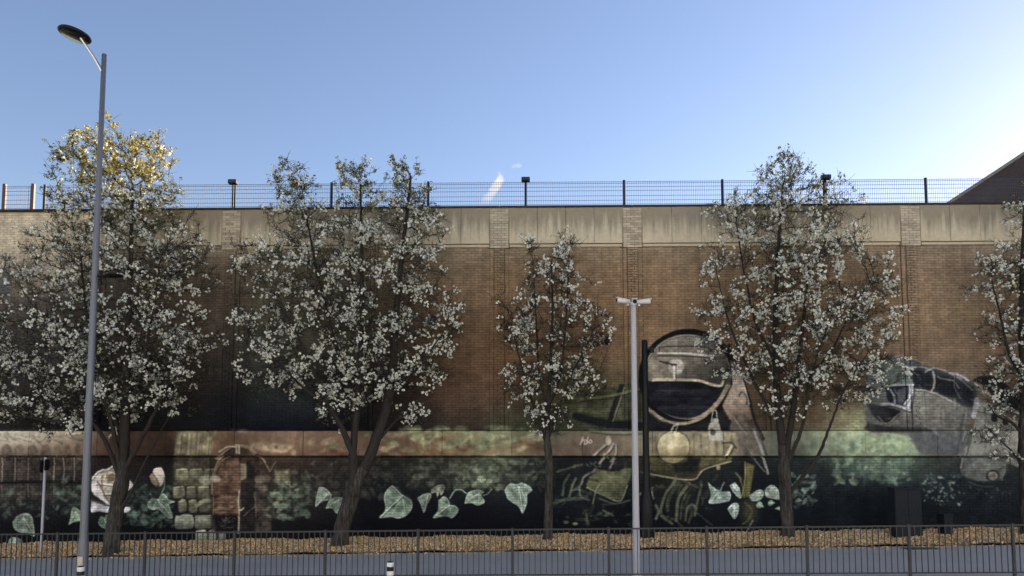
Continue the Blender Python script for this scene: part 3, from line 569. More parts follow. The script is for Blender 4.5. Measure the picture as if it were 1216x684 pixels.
pp([(60,300),(130,300),(160,420),(120,560),(60,560)], (58,60,64), 14, .5)                  # the nose turns away into shade
pp([(380,330),(470,340),(460,470),(390,470)], (118,116,106), 18, .5); pp([(600,420),(700,460),(660,620),(560,600)], (84,84,80), 16, .6); pp([(200,530),(420,500),(520,560),(300,570)], (62,62,62), 12, .6)
for k in range(40):
    x, y = mr.uniform(160, 780), mr.uniform(110, 560); ps([(x, y), (x + mr.uniform(8, 40), y + mr.uniform(-6, 22))], mr.uniform(.8, 2), ((150,152,150),(40,42,48),(118,118,112))[mr.integers(3)], .28, 1.4)
# signature in pale paint, and drips and scuffs over the lot
for pts in ([(689,528),(691,521),(692,519),(691,525)], [(691,524),(694,522),(694,527)], [(696,522),(697,526),(694,528)], [(698,519),(697,525),(699,525)], [(701,522),(699,525),(701,526.5),(702,524),(701,522)]):
    stroke(pts, 1.1, (190,182,168), .9, .9, 0, 0)
canvas *= (1 + .18 * (N_VERT - .5) + .22 * (N_FINE - .5))[..., None]
ju, jv = vnoise(9, 7, 2) - .5, vnoise(8, 8, 2) - .5        # a brush is never quite steady
YY, XX = np.mgrid[0:PH, 0:PW]
canvas = canvas[np.clip((YY + jv * 1.8).round().astype(int), 0, PH - 1), np.clip((XX + ju * 1.9).round().astype(int), 0, PW - 1)]
lum = canvas.mean(2, keepdims=True); floor_ = np.where(gv < 541.5, .84, .58)[:, None, None]; canvas = canvas * (floor_ + (1 - floor_) * smooth01(lum / .29)); nav = (1 - smooth01(lum / .22)) * (np.clip((gv - 430) / 60, 0, 1) * np.where(gv < 541.5, .5, 1))[:, None, None]; canvas = canvas * (1 + nav * np.array([-.16, -.03, .30])); lum = canvas.mean(2, keepdims=True); canvas = np.clip(lum + (canvas - lum) * .70, 0, 1)

# from the drawing to the wall's own coordinates
S0, S1, Z0, Z1, TS = -19.0, 19.0, -0.8, 10.2, 56
TW, TH = int((S1 - S0) * TS), int((Z1 - Z0) * TS)
ss, zz = np.meshgrid(S0 + (np.arange(TW) + .5) / TS, Z0 + (np.arange(TH) + .5) / TS)
wx, wy, wz = wall_world(ss, 0.0, zz)
pu, pv = project(wx, wy, wz)
px_ = np.clip((pu - U0) * CS - .5, 0, PW - 1.001); py_ = np.clip((pv - V0) * CS - .5, 0, PH - 1.001)
xi, yi = px_.astype(int), py_.astype(int); xf, yf = (px_ - xi)[..., None], (py_ - yi)[..., None]
mural = (canvas[yi, xi] * (1 - xf) + canvas[yi, xi + 1] * xf) * (1 - yf) + (canvas[yi + 1, xi] * (1 - xf) + canvas[yi + 1, xi + 1] * xf) * yf
# ------------------------------------------------------------------ the tall wall
ZB, ZT = 2.40, 3.12                                # the painted beam
ZP, ZTOP = 8.76, 9.86                              # the concrete panels under the coping
PIERS = [-16.78, -12.67, -8.54, -4.44, -0.38, 3.62, 7.77, 11.88, 16.0]
PW2 = 0.281
wall = empty('mural_wall', (0, WALL_Y, 0), WALL_A)
props(wall, 'tall brick wall painted with a mural, concrete panels and brick piers along its top', 'wall')
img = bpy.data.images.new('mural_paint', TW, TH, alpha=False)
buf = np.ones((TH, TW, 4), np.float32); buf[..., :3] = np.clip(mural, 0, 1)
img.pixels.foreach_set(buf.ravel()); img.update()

PAINT_GAIN = 1.85
def wall_uv(n):
    co = n.coords('Object', wall)
    mp = n.n.new('ShaderNodeMapping'); n.put(mp.inputs['Vector'], co)
    mp.inputs['Rotation'].default_value = (R(-90), 0, 0)      # (s, y, z) -> (s, z, -y)
    mp.inputs['Scale'].default_value = (1 / (S1 - S0), 1, 1 / (Z1 - Z0))
    sep = n.n.new('ShaderNodeSeparateXYZ'); n.put(sep.inputs[0], co)
    cmb = n.n.new('ShaderNodeCombineXYZ')
    n.put(cmb.inputs[0], n.math('MULTIPLY_ADD', sep.outputs[0], 1 / (S1 - S0), -S0 / (S1 - S0)))
    n.put(cmb.inputs[1], n.math('MULTIPLY_ADD', sep.outputs[2], 1 / (Z1 - Z0), -Z0 / (Z1 - Z0)))
    return co, sep, cmb.outputs[0]
def paint_mat(name, gain, brick=False, rough=.85):
    n = NT(name); co, sep, uv = wall_uv(n)
    t = n.n.new('ShaderNodeTexImage'); t.image = img; t.interpolation = 'Cubic'; t.extension = 'EXTEND'; n.put(t.inputs[0], uv)
    col = n.mix(1.0, t.outputs[0], (gain, gain, gain), 'MULTIPLY')
    fine = n.noise(co, 14, 5, .65)
    if brick:                                      # each brick takes the paint a little differently
        row = n.math('FLOOR', n.math('DIVIDE', sep.outputs[2], .075))
        sh = n.math('MULTIPLY_ADD', n.math('MODULO', n.math('ABSOLUTE', row), 2), .1125, sep.outputs[0])
        cmb = n.n.new('ShaderNodeCombineXYZ'); n.put(cmb.inputs[0], n.math('FLOOR', n.math('DIVIDE', sh, .225))); n.put(cmb.inputs[1], row)
        w = n.n.new('ShaderNodeTexWhiteNoise'); w.noise_dimensions = '2D'; n.put(w.inputs['Vector'], cmb.outputs[0])
        k = n.math('MULTIPLY_ADD', w.outputs['Value'], .24, .88)
        col = n.mix(1.0, col, k, 'MULTIPLY')
    col = n.mix(1.0, col, n.math('MULTIPLY_ADD', fine, .7, .65), 'MULTIPLY')
    return n.surf(col, rough, bump=fine, dist=.004, spec=.12)
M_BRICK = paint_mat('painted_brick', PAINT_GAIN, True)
M_MORTAR = paint_mat('painted_mortar', PAINT_GAIN * .6)
M_BEAM = paint_mat('painted_concrete', PAINT_GAIN * 1.05, rough=.8)
def tan_brick(name, col, dark):
    n = NT(name); rnd = n.n.new('ShaderNodeObjectInfo').outputs['Random']; nz = n.noise(n.pos(), 11, 5, .65)
    k = n.math('ADD', n.math('MULTIPLY', rnd, .6), n.math('MULTIPLY', nz, .5))
    return n.surf(n.ramp(k, [(.15, dark), (.75, col)]), .85, bump=nz, dist=.004, spec=.25)
M_TAN = tan_brick('tan_brick', (.56, .49, .37), (.34, .29, .21))
def concrete(name, col, stain, amount):
    n = NT(name); co = n.coords('Object', wall)
    sep = n.n.new('ShaderNodeSeparateXYZ'); n.put(sep.inputs[0], co)
    streak = n.noise(n.scaled(co, (5.5, 1, .22)), 1.0, 5, .62)
    fine = n.noise(co, 9, 6, .65); big = n.noise(co, .7, 3)
    up = n.math('MULTIPLY_ADD', sep.outputs[2], 1.0 / 1.1, -ZP / 1.1, clamp=True)       # runs start at the coping
    reach = n.math('SUBTRACT', n.math('MULTIPLY_ADD', up, .62, n.math('MULTIPLY', streak, 1.25)), .74)
    m = n.math('MULTIPLY', n.math('MULTIPLY', reach, 3.2, clamp=True), amount)
    base = n.mix(big, tuple(q * .82 for q in col), tuple(q * 1.12 for q in col))
    c = n.mix(m, base, stain)
    c = n.mix(1.0, c, n.math('MULTIPLY_ADD', fine, .5, .75), 'MULTIPLY')
    return n.surf(c, .85, bump=fine, dist=.006, spec=.25)
M_CONC = concrete('stained_concrete', (.58, .51, .37), (.14, .12, .09), .62)
M_COPE = concrete('coping_concrete', (.10, .085, .07), (.03, .027, .022), .9)
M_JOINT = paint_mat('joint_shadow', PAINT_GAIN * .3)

def brick_boxes(s0, s1, z0, z1, yf, depth=.06, rs=0, phase=0.0, L=.225, gap=.010):
    rg = np.random.default_rng(int(1000 + rs)); out = []
    n = int(round((z1 - z0) / .075))
    for r in range(n):
        za = z0 + r * .075 + gap / 2; zb = za + .075 - gap
        k = int(round((z0 + r * .075) / .075)) % 2
        x = math.floor((s0 - phase) / L) * L + phase - (L / 2 if k else 0)
        while x < s1:
            a, b = max(x + gap / 2, s0), min(x + L - gap / 2, s1)
            if b - a > .035:
                j = rg.uniform(-.003, .003); out.append((a, b, yf + j, yf + depth, za, min(zb, z1)))
            x += L
    return out
def boxes_mesh(name, bx):                          # bricks without a back face
    B = np.array(bx); x0, x1, y0, y1, z0, z1 = B.T; e = .003
    V = np.stack([np.stack(p, 1) for p in ((x0+e, y0, z0+e), (x1-e, y0, z0+e), (x1-e, y0, z1-e), (x0+e, y0, z1-e), (x0, y1, z0), (x1, y1, z0), (x1, y1, z1), (x0, y1, z1))], 1)
    fs = np.array([(0, 1, 2, 3), (0, 4, 5, 1), (1, 5, 6, 2), (2, 6, 7, 3), (3, 7, 4, 0)])
    Fc = (np.arange(len(B))[:, None, None] * 8 + fs[None]).reshape(-1, 4)
    return raw_mesh(name, V.reshape(-1, 3), Fc)
SE = 18.6
# solid core of the wall: mortar plane a centimetre behind the brick faces
mb = MB(); mb.box(-SE, SE, .010, .55, -.7, ZB - .06); mb.box(-SE, SE, .12, .55, ZB - .06, ZB)
mb.box(-SE, SE, .032, .55, ZB, ZP - .11)
mb.box(-SE, SE, .02, .55, ZP - .11, ZTOP)
mb.build('wall_core', M_MORTAR, wall)
lower = brick_boxes(-SE, SE, -.6, ZB - .06, 0.0, rs=1)
props(link('lower_brickwork', boxes_mesh('lower_brickwork', lower), M_BRICK, wall), kind='stuff')
upper = []
edges = [-SE] + PIERS + [SE]
for i in range(len(edges) - 1):
    a = edges[i] + (PW2 + .004 if i else 0); b = edges[i + 1] - (PW2 + .004 if i < len(edges) - 2 else 0)
    if b - a > .1:
        left_end = edges[i + 1] <= PIERS[1] + .01
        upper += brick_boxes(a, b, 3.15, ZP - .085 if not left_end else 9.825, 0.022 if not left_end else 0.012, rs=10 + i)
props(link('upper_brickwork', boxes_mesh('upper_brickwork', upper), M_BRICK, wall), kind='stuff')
# the painted beam, in lengths
bm_edges = np.arange(-SE, SE + .01, SE / 9)
for a, b in zip(bm_edges[:-1], bm_edges[1:]):
    q = MB(); q.box(a + .004, b - .004, -.075, .03, ZB, ZT, .012); q.build('concrete_beam', M_BEAM, wall)
q = MB(); q.box(-SE, SE, -.04, .031, ZT, ZT + .028); q.build('beam_ledge', M_JOINT, wall)  # darkened mural tone paints the shadow line above the beam
# piers: a raised middle strip between two grooves, a wider head of plain bricks, each head brick on its own
def unit_brick(name, L):
    m = MB(); m.box(-L / 2 + .005, L / 2 - .005, 0, .1, .005, .07, .005); return m.mesh(name)
ME_ST, ME_HD = unit_brick('brick_stretcher', .225), unit_brick('brick_header', .1125)
for i, s in enumerate(PIERS):
    plain = i < 2                                   # the far end is bare brick up to the top
    core = MB(); core.box(s - PW2 - .004, s + PW2 + .004, -.008 if not plain else .006, .05, 3.12, ZP - .14)
    core.box(s - PW2 - .03, s + PW2 + .03, -.055, .05, ZP - .14, ZTOP)
    pier = core.build('brick_pier', M_MORTAR, wall)
    bx = brick_boxes(s - .15, s + .15, 3.15, ZP - .15, -.062, .055, rs=40 + i, phase=s - .15, L=.3 / 1.5, gap=.012)
    for sg in (-1, 1):
        bx += brick_boxes(min(s + sg * .172, s + sg * PW2), max(s + sg * .172, s + sg * PW2), 3.15, ZP - .15, -.018, .03, rs=60 + i, phase=s + sg * .172)
    props(link('shaft_brickwork', boxes_mesh('shaft_brickwork', bx), M_BRICK, pier), kind='stuff')
    rows = int((ZTOP - .03 - (ZP - .14)) / .075)
    if i in (0, 1, 3, 8):                           # heads behind the trees or outside the view: one mesh
        props(link('head_brickwork', boxes_mesh('head_brickwork', brick_boxes(s - PW2, s + PW2, ZP - .14, ZP - .14 + rows * .075, -.078, .02, rs=80 + i, phase=s - PW2)), M_TAN, pier), kind='stuff'); continue
    for r in range(rows):
        z = ZP - .14 + r * .075; x = s - PW2
        for L, me in (((.225, ME_ST), (.225, ME_ST), (.1125, ME_HD)) if r % 2 else ((.1125, ME_HD), (.225, ME_ST), (.225, ME_ST))):
            o = link('brick', me, M_TAN, pier, (x + L / 2, -.078 + random.uniform(-.003, .003), z)); x += L
# concrete panels, four to a bay, and the strip below them
for i in range(1, len(edges) - 1):
    a = edges[i] + PW2 + .012; b = edges[i + 1] - (PW2 + .012 if i < len(edges) - 2 else 0)
    if i == 1: continue
    n = max(1, round((b - a) / .89)); w = (b - a) / n
    for k in range(n):
        q = MB(); d = random.uniform(0, .004); q.box(a + k * w + .004, a + (k + 1) * w - .004, -.055 - d, .03, ZP, ZTOP, .008); q.build('concrete_panel', M_CONC, wall)
    q = MB(); q.box(a, b, -.012, .03, ZP - .095, ZP - .022); q.build('strip_course', M_CONC, wall)
# the bay beside the bare brick end
a, b = PIERS[1] + PW2 + .012, PIERS[2] - PW2 - .012
for k in range(4):
    w = (b - a) / 4; q = MB(); q.box(a + k * w + .004, a + (k + 1) * w - .004, -.055, .03, ZP, ZTOP, .008); q.build('concrete_panel', M_CONC, wall)
q = MB(); q.box(a, b, -.012, .03, ZP - .095, ZP - .022); q.build('strip_course', M_CONC, wall)
cp = [-SE] + [p for p in PIERS[1:]] + [SE]
for a, b in zip(cp[:-1], cp[1:]):
    q = MB(); q.box(a + .003, b - .003, -.10, .58, ZTOP, ZTOP + .055, .012); q.build('coping_stone', M_COPE, wall)
# ------------------------------------------------------------------ ground
def strip(name, mat, y_near, y_far, dz, x0=-60, x1=60, nx=61, ny=2, kind='structure', rough=0.0, thick=0.0):
    xs = np.linspace(x0, x1, nx); V = []; Fc = []
    for j in range(ny):
        t = j / (ny - 1)
        for x in xs:
            y = y_near(x) * (1 - t) + y_far(x) * t
            V.append((x, y, gz(x) + dz(t, x)))
    for j in range(ny - 1):
        for i in range(nx - 1): Fc.append((j * nx + i, j * nx + i + 1, (j + 1) * nx + i + 1, (j + 1) * nx + i))
    if thick:
        b = len(V); V += [(x, y_near(x), gz(x) - thick) for x in xs]
        for i in range(nx - 1): Fc.append((b + i, b + i + 1, i + 1, i))
    o = link(name, raw_mesh(name, V, np.array(Fc)), mat); return props(o, kind=kind)
RAIL = lambda x: 15.70 - 0.075 * x
KERB = lambda x: RAIL(x) - 0.42
BED = lambda x: 19.72 - 0.032 * x
WALLF = lambda x: WALL_Y + WALL_K * x
def asphalt(name, a, b, sc_=1.0):
    n = NT(name); p = n.pos(); g = n.noise(p, 160, 3, .7); m = n.noise(p, 1.3 * sc_, 5, .6); s = n.noise(n.scaled(p, (.25, 1.2, 1)), 1.2, 4)
    c = n.mix(m, a, b); c = n.mix(n.math('MULTIPLY', s, .35), c, tuple(q * .55 for q in a))
    c = n.mix(1.0, c, n.math('MULTIPLY_ADD', g, .8, .6), 'MULTIPLY')
    return n.surf(c, n.math('MULTIPLY_ADD', m, .2, .68), bump=g, dist=.004, spec=.35)
M_PATH = asphalt('path_asphalt', (.41, .39, .362), (.51, .488, .455))
M_ROAD = asphalt('road_asphalt', (.05, .05, .053), (.075, .075, .078))
M_KERB = asphalt('kerb_granite', (.20, .20, .20), (.28, .28, .27), 4)
n = NT('bare_earth'); nz = n.noise(n.pos(), 3, 6); M_EARTH = n.surf(n.mix(nz, (.07, .055, .04), (.13, .105, .075)), .95, bump=nz)
n = NT('grit'); nz = n.noise(n.pos(), 30, 6); M_GRIT = n.surf(n.mix(nz, (.20, .145, .08), (.36, .26, .15)), .95, bump=nz, dist=.02)
xs = np.array([-900, -40, 40, 900.]); ys = np.array([-600, 1500.])
V = [(x, y, float(gz(x)) - .34) for y in ys for x in xs]
props(link('ground', raw_mesh('ground', V, np.array([(0, 1, 5, 4), (1, 2, 6, 5), (2, 3, 7, 6)])), M_EARTH), kind='structure')
strip('road', M_ROAD, lambda x: -14.0, lambda x: KERB(x) - .13, lambda t, x: -.115)
strip('kerb', M_KERB, lambda x: KERB(x) - .13, KERB, lambda t, x: .004, thick=.2)
strip('footpath', M_PATH, KERB, lambda x: BED(x) + .05, lambda t, x: .0)
def bedz(t, x): return .04 + .10 * math.sin(min(1, t * 1.6) * math.pi / 2) + .02 * math.sin(x * 2.1 + t * 5) + .012 * math.sin(x * 5.3)
strip('planting_bed', M_GRIT, BED, lambda x: WALLF(x) + .05, bedz, -19, 19, 153, 9)
# wood chips: nobody could count them
N = 62000
cx_ = rng.uniform(-18.5, 18.5, N); tt = rng.random(N) ** .85; cy_ = BED(cx_) * (1 - tt) + (WALLF(cx_) - .04) * tt - .03
spill = rng.random(N) < .03; cy_ = np.where(spill, BED(cx_) - rng.exponential(.10, N), cy_); tt = np.where(spill, 0, tt)
bz = .04 + .10 * np.sin(np.minimum(1, tt * 1.6) * np.pi / 2) + .02 * np.sin(cx_ * 2.1 + tt * 5) + .012 * np.sin(cx_ * 5.3)
cz_ = gz(cx_) + np.where(spill, .004, bz) + rng.uniform(.0, .03, N) * ~spill
def quads(cen, ln, wd, nrm, rg, fold=0.0):         # n flat quads: centre, half length, half width, normal
    a = rg.normal(size=cen.shape); a -= nrm * (a * nrm).sum(1, keepdims=True); a /= np.linalg.norm(a, axis=1, keepdims=True) + 1e-9
    b = np.cross(nrm, a); a = a * ln[:, None]; b = b * wd[:, None]
    V = np.stack([cen - a - b * .7, cen + a * .8 - b, cen + a + b * .8 + nrm * (fold * wd)[:, None] if fold else cen + a + b * .8, cen - a * .9 + b], 1)
    return V.reshape(-1, 3), np.arange(len(cen) * 4).reshape(-1, 4)
nr = rng.normal(size=(N, 3)) * .7 + (0, -.5, .9); nr /= np.linalg.norm(nr, axis=1, keepdims=True)
V, Fq = quads(np.stack([cx_, cy_, cz_], 1), rng.uniform(.012, .036, N), rng.uniform(.008, .018, N), nr, rng, .6)
n = NT('wood_chip'); rnd = n.n.new('ShaderNodeNewGeometry').outputs['Random Per Island']
M_CHIP = n.surf(n.ramp(rnd, [(0, (.20, .12, .055)), (.3, (.50, .33, .165)), (.7, (.72, .52, .28)), (1, (.86, .70, .46))]), .9)
props(link('wood_chips', raw_mesh('wood_chips', V, Fq), M_CHIP), 'pale brown wood chips and dead leaves covering the bed under the trees', 'wood chips', kind='stuff')

cvx, cvy = at(1094, 649.5, 19.0)[0], 19.0
cv = empty('inspection_cover', (cvx, cvy, gz(cvx) + .004)); props(cv, 'flat metal inspection cover in the path below the tall cabinet', 'cover')
M_COVER = painted('cast_iron', (.09, .09, .095), .6, .2, .5)
q = MB(); q.box(-.42, .42, -.17, .17, -.03, .004, .002); q.build('frame', M_COVER, cv)
for sg in (-1, 1): q = MB(); q.box(sg * .2 - .185, sg * .2 + .185, -.145, .145, -.02, .009, .003); q.build('lid', M_COVER, cv)

# ------------------------------------------------------------------ guard railing along the pavement
M_RAIL = painted('railing_paint', (.026, .031, .040), .42, .0, .5)
M_DARK = painted('dark_metal', (.010, .012, .018), .5, 0, .3, .25)
M_BROWN = painted('brown_metal', (.10, .05, .04), .55, 0, .5)
M_GREY = painted('grey_column', (.42, .435, .485), .42, .0, .25)
M_LAMP = painted('lamp_column', (.12, .132, .165), .38, .25, .3)
M_BLACK = painted('black_paint', (.0045, .0055, .009), .45, 0, .2, .2)
M_WHITE = painted('white_housing', (.72, .73, .74), .4, 0, .12)
M_STEEL = painted('bare_steel', (.62, .60, .58), .28, .9, .15)
n = NT('lens_glass'); M_LENS = n.surf((.01, .01, .012), .08, spec=.7)
rail = empty('guard_railing', (0, 15.7, gz(0)))
props(rail, 'long grey metal guard railing with thin upright bars along the pavement edge', 'railing')
cpost = MB(); cpost.box(-.028, .028, -.026, .026, -.05, 1.08, .006); cpost.box(-.07, .07, -.06, .06, -.0, .014)
ME_POST = cpost.mesh('railing_post')
cbar = MB(); cbar.box(-.0075, .0075, -.0075, .0075, .10, 1.03); ME_BAR = cbar.mesh('railing_bar')
rail_x = [at(u, 640, 15.7)[0] for u in ()]
# posts two metres apart along the slightly oblique kerb
L0 = math.hypot(1, .075)
p0 = -13.95
posts = [p0 + 2.0 / L0 * k for k in range(17)]
for x in posts:
    link('post', ME_POST, M_RAIL, rail, (x, RAIL(x) - 15.7, gz(x) - gz(0)), math.atan(-.075))
for a, b in zip(posts[:-1], posts[1:]):
    for z, h in ((1.045, .015), (.115, .012)):
        q = MB(); A = (a + .03, RAIL(a + .03) - 15.7, gz(a) - gz(0) + z); B_ = (b - .03, RAIL(b - .03) - 15.7, gz(b) - gz(0) + z)
        vs = []
        for p in (A, B_):
            for dy, dz in ((-.018, -h), (.018, -h), (.018, h), (-.018, h)): vs.append((p[0], p[1] + dy, p[2] + dz))
        q.add(vs, [(0, 1, 5, 4), (1, 2, 6, 5), (2, 3, 7, 6), (3, 0, 4, 7), (3, 2, 1, 0), (4, 5, 6, 7)])
        q.build('top_rail' if z > .5 else 'bottom_rail', M_RAIL, rail)
    for k in range(1, 17):
        x = a + (b - a) * k / 17
        link('bar', ME_BAR, M_RAIL, rail, (x, RAIL(x) - 15.7, gz(x) - gz(0)), math.atan(-.075))

# ------------------------------------------------------------------ street lamp
def place(u, v, Y): return at(u, v, Y)
LX, LY = at(97.5, 684, 14.4)[0], 14.4
lamp = empty('street_lamp', (LX, LY, gz(LX) - .1))
props(lamp, 'tall grey street lamp with a dark disc head on a bent arm', 'street lamp')
lz = lambda P: (P[0] - LX, P[1] - LY, P[2] - (gz(LX) - .1))
top = lz(at(123.2, 64, LY)); joint = lz(at(122.0, 86, LY))
q = MB(); q.lathe([(.105, 0), (.105, .03), (.098, .05), (.098, 1.15), (.085, 1.22), (.074, 1.3), (.052, 8.6), (.046, top[2] - .02), (.03, top[2])], 20)
q.build('pole', M_LAMP, lamp)
q = MB(); q.box(-.052, .052, -.103, -.085, .35, .95, .01); q.build('access_door', M_STEEL, lamp)
q = MB()
hd = lz(at(88.5, 42.0, LY - .15))
q.tube([joint, lz(at(112, 68.5, LY - .05)), lz(at(99, 49.5, LY - .12)), (hd[0] + .1, hd[1], hd[2])], [.032, .028, .026, .03], 10); q.build('arm', M_STEEL, lamp)
q = MB(); q.lathe([(.04, .075), (.22, .07), (.285, .05), (.305, .02), (.30, -.005), (.27, -.02), (.10, -.024), (.02, -.024)][::-1], 36)
head = q.build('lamp_head', M_BLACK, lamp, hd); head.rotation_euler = (R(-2), R(11), 0)
q = MB(); q.lathe([(.01, -.032), (.24, -.030), (.25, -.0235)], 32); q.build('lens', M_LENS, head)
arm2 = lz(at(116, 327.5, LY)); q = MB(); q.tube([arm2, (arm2[0] + .16, arm2[1] - .02, arm2[2])], .02, 8)
bk = q.build('bracket', M_BLACK, lamp)
q = MB(); q.lathe([(.02, -.03), (.14, -.028), (.17, -.01), (.165, .015), (.10, .03), (.02, .034)], 24); d = q.build('side_lantern', M_BLACK, lamp, (arm2[0] + .33, arm2[1] - .02, arm2[2]))

# ------------------------------------------------------------------ pole with three cameras
PX, PY = at(755.5, 640, 15.95)[0], 15.95
cpole = empty('camera_pole', (PX, PY, gz(PX)))
props(cpole, 'pale grey pole carrying three white security cameras behind the railing', 'camera pole')
toph = at(753, 362, PY)[2] - gz(PX)
q = MB(); q.lathe([(.13, 0), (.13, .02), (.075, .03), (.075, 1.1), (.072, 1.2), (.055, toph), (.055, toph + .01)], 20); q.build('pole', M_GREY, cpole)
q = MB(); q.lathe([(.07, toph), (.075, toph + .01), (.075, toph + .05), (.03, toph + .06)], 16); q.build('head_plate', M_WHITE, cpole)
def security_camera(ang, tilt, lift=.0):
    q = MB(); q.tube([(0, .02, 0), (0, -.10, .02)], .018, 8); q.tube([(0, -.09, .02), (0, -.37, -.005)], [.045, .052], 12)
    q.box(-.055, .055, -.40, -.10, .045, .058, .004)
    o = q.build('security_camera', M_WHITE, cpole, (0, 0, toph + .03 + lift)); o.rotation_euler = (tilt, 0, ang)
    q = MB(); q.tube([(0, -.371, -.005), (0, -.385, -.006)], [.047, .044], 12); q.build('lens', M_LENS, o)
    q = MB(); q.box(-.02, .02, -.14, -.10, -.075, -.03, .004); q.build('junction_box', M_WHITE, o)
security_camera(R(-82), R(-10)); security_camera(R(82), R(-6)); security_camera(R(-4), R(8), .035)

# ------------------------------------------------------------------ dark column with a wide foot, in the bed
DX, DY = at(768.5, 641, 21.0)[0], 21.0
dz0 = gz(DX) + .06
dc = empty('dark_column', (DX, DY, dz0)); props(dc, 'slim black column with a wide bottle-shaped foot standing by the mural', 'column')
h = at(764.5, 404, DY)[2] - dz0
q = MB(); q.lathe([(.20, 0), (.20, .95), (.195, 1.0), (.155, 1.22), (.115, 1.42), (.098, 1.5), (.090, 3.0), (.086, h - .04), (.07, h)], 20); q.build('pole', M_BLACK, dc)
q = MB(); q.box(-.045, .045, -.211, -.19, .22, .78, .01); q.build('access_door', M_BLACK, dc)
q = MB(); q.box(-.035, .035, -.206, -.199, .47, .50); q.build('label_plate', M_WHITE, dc)
q = MB(); q.tube([(0, 0, h - .28), (.2, 0, h - .28)], .02, 8); q.box(.14, .26, -.07, .07, h - .36, h - .2, .02); q.build('detector_box', M_BLACK, dc)

# ------------------------------------------------------------------ cabinets by the wall, right
def cabinet(name, u0, u1, v0, v1, Y, dep, label, plinth=True):
    A, B_ = at(u0, v1, Y), at(u1, v1, Y); x0, x1 = A[0], B_[0]; z1 = at((u0 + u1) / 2, v0, Y)[2]; xm = (x0 + x1) / 2; zb = gz(xm) + .04
    e = empty(name, (xm, Y, zb)); props(e, label, 'cabinet'); w = (x1 - x0) / 2; hh = z1 - zb
    q = MB(); q.box(-w + .01, w - .01, .01, dep - .01, 0, hh - .02, .008); q.build('body', M_CAB, e)
    q = MB(); q.box(-w - .01, w + .01, -.02, dep + .02, hh - .02, hh + .015, .008); q.build('lid', M_CAB, e)
    nd = 2 if w > .3 else 1
    for k in range(nd):
        a = -w + .03 + k * (2 * w - .06) / nd; b = a + (2 * w - .06) / nd - .008
        q = MB(); q.box(a, b, -.006, .012, .10, hh - .05, .004); dr = q.build('door', M_CAB, e)
        q = MB(); q.box(b - .07, b - .045, -.022, -.005, hh * .5, hh * .5 + .12, .004); q.build('handle', M_DARK, dr)
    return e
n = NT('cabinet_paint'); nz = n.noise(n.pos(), 3, 5); M_CAB = n.surf(n.mix(nz, (.011, .015, .021), (.018, .022, .029)), n.math('MULTIPLY_ADD', nz, .2, .55), spec=.15)
cabinet('utility_cabinet', 1064, 1097, 580, 641, 20.25, .38, 'tall dark utility cabinet with double doors standing in wood chips')
cabinet('utility_cabinet', 1122, 1133, 611, 640, 20.3, .36, 'short narrow dark cabinet right of the tall cabinet')
# ------------------------------------------------------------------ small sign post at the left
SX, SY = at(49, 650, 20.6)[0], 20.6
sp = empty('sign_post', (SX, SY, gz(SX) + .08)); props(sp, 'thin grey post with a small dark sign seen edge on, beside painted ivy', 'sign post')
hz = at(51, 543, SY)[2] - gz(SX) - .08
q = MB(); q.lathe([(.034, 0), (.034, hz - .01), (.02, hz)], 12); q.build('pole', M_GREY, sp)
q = MB(); q.box(-.10, -.05, -.14, .10, hz - .42, hz - .08, .008); q.box(.05, .075, -.12, .08, hz - .36, hz - .06, .006); q.tube([(-.08, 0, hz - .2), (.06, 0, hz - .2)], .03, 8); q.build('sign_box', M_BLACK, sp)
# ------------------------------------------------------------------ banded bollards in front
def bollard(u, v, Y, label):
    P = at(u, v, Y); x = P[0]; zb = gz(x) - .1; hh = P[2] - zb
    e = empty('bollard', (x, Y, zb)); props(e, label, 'bollard', 'banded bollards at the roadside')
    q = MB(); q.lathe([(.055, 0), (.055, hh - .02), (.045, hh - .004), (.02, hh)], 20); q.build('post', M_BLACK, e)
    for a, b in ((hh - .085, hh - .015), (hh - .225, hh - .155)):
        q = MB(); q.lathe([(.0562, a), (.0575, a + .003), (.0575, b - .003), (.0562, b)], 20); q.build('white_band', M_WHITE, e)
bollard(463.5, 666.5, 12.3, 'black bollard with white bands in front of the railing, below big ivy leaf')
bollard(96, 672, 12.3, 'black bollard with white bands at the foot of the street lamp')

# ------------------------------------------------------------------ mesh fence on top of the wall
ZF = ZTOP + .05
mf = empty('mesh_fence', wall_world(0, .34, ZF), WALL_A); props(mf, 'fine wire mesh fence on dark posts along the wall top', 'fence')
fp = [on_wall(u, 243)[0] * 1.015 for u in (278, 393, 508, 624, 741, 858, 979, 1100, 1222)]
fp = [fp[0] - 2 * 2.95 - .1, fp[0] - 2.95] + fp
q = MB(); q.box(-.035, .035, -.03, .03, -.02, .92, .006); ME_FP = q.mesh('mesh_post')
for s in fp: link('post', ME_FP, M_DARK, mf, (s, 0, 0))
M_WIRE = painted('wire', (.05, .055, .075), .5, 0, .2)
zs = [.05, .16, .28, .42, .58, .70, .81, .86]
for a, b in zip(fp[:-1], fp[1:]):
    q = MB()
    for z in zs: q.box(a + .04, b - .04, -.036, -.030, z - .0055, z + .0055)
    nw = int((b - a - .1) / .055)
    for k in range(nw + 1):
        x = a + .05 + (b - a - .1) * k / nw; q.box(x - .0034, x + .0034, -.0295, -.0245, .03, .88)
    q.build('wire_panel', M_WIRE, mf)
s0, s1 = on_wall(4, 243)[0] * 1.015, on_wall(38, 243)[0] * 1.015
m2 = empty('mesh_fence', wall_world(s0, .34, ZF), WALL_A); props(m2, 'short mesh panel between two brown posts at the far left of the wall top', 'fence')
for s in (0, s1 - s0):
    q = MB(); q.box(s - .05, s + .05, -.04, .04, -.02, .95, .006); q.build('post', M_BROWN, m2)
q = MB()
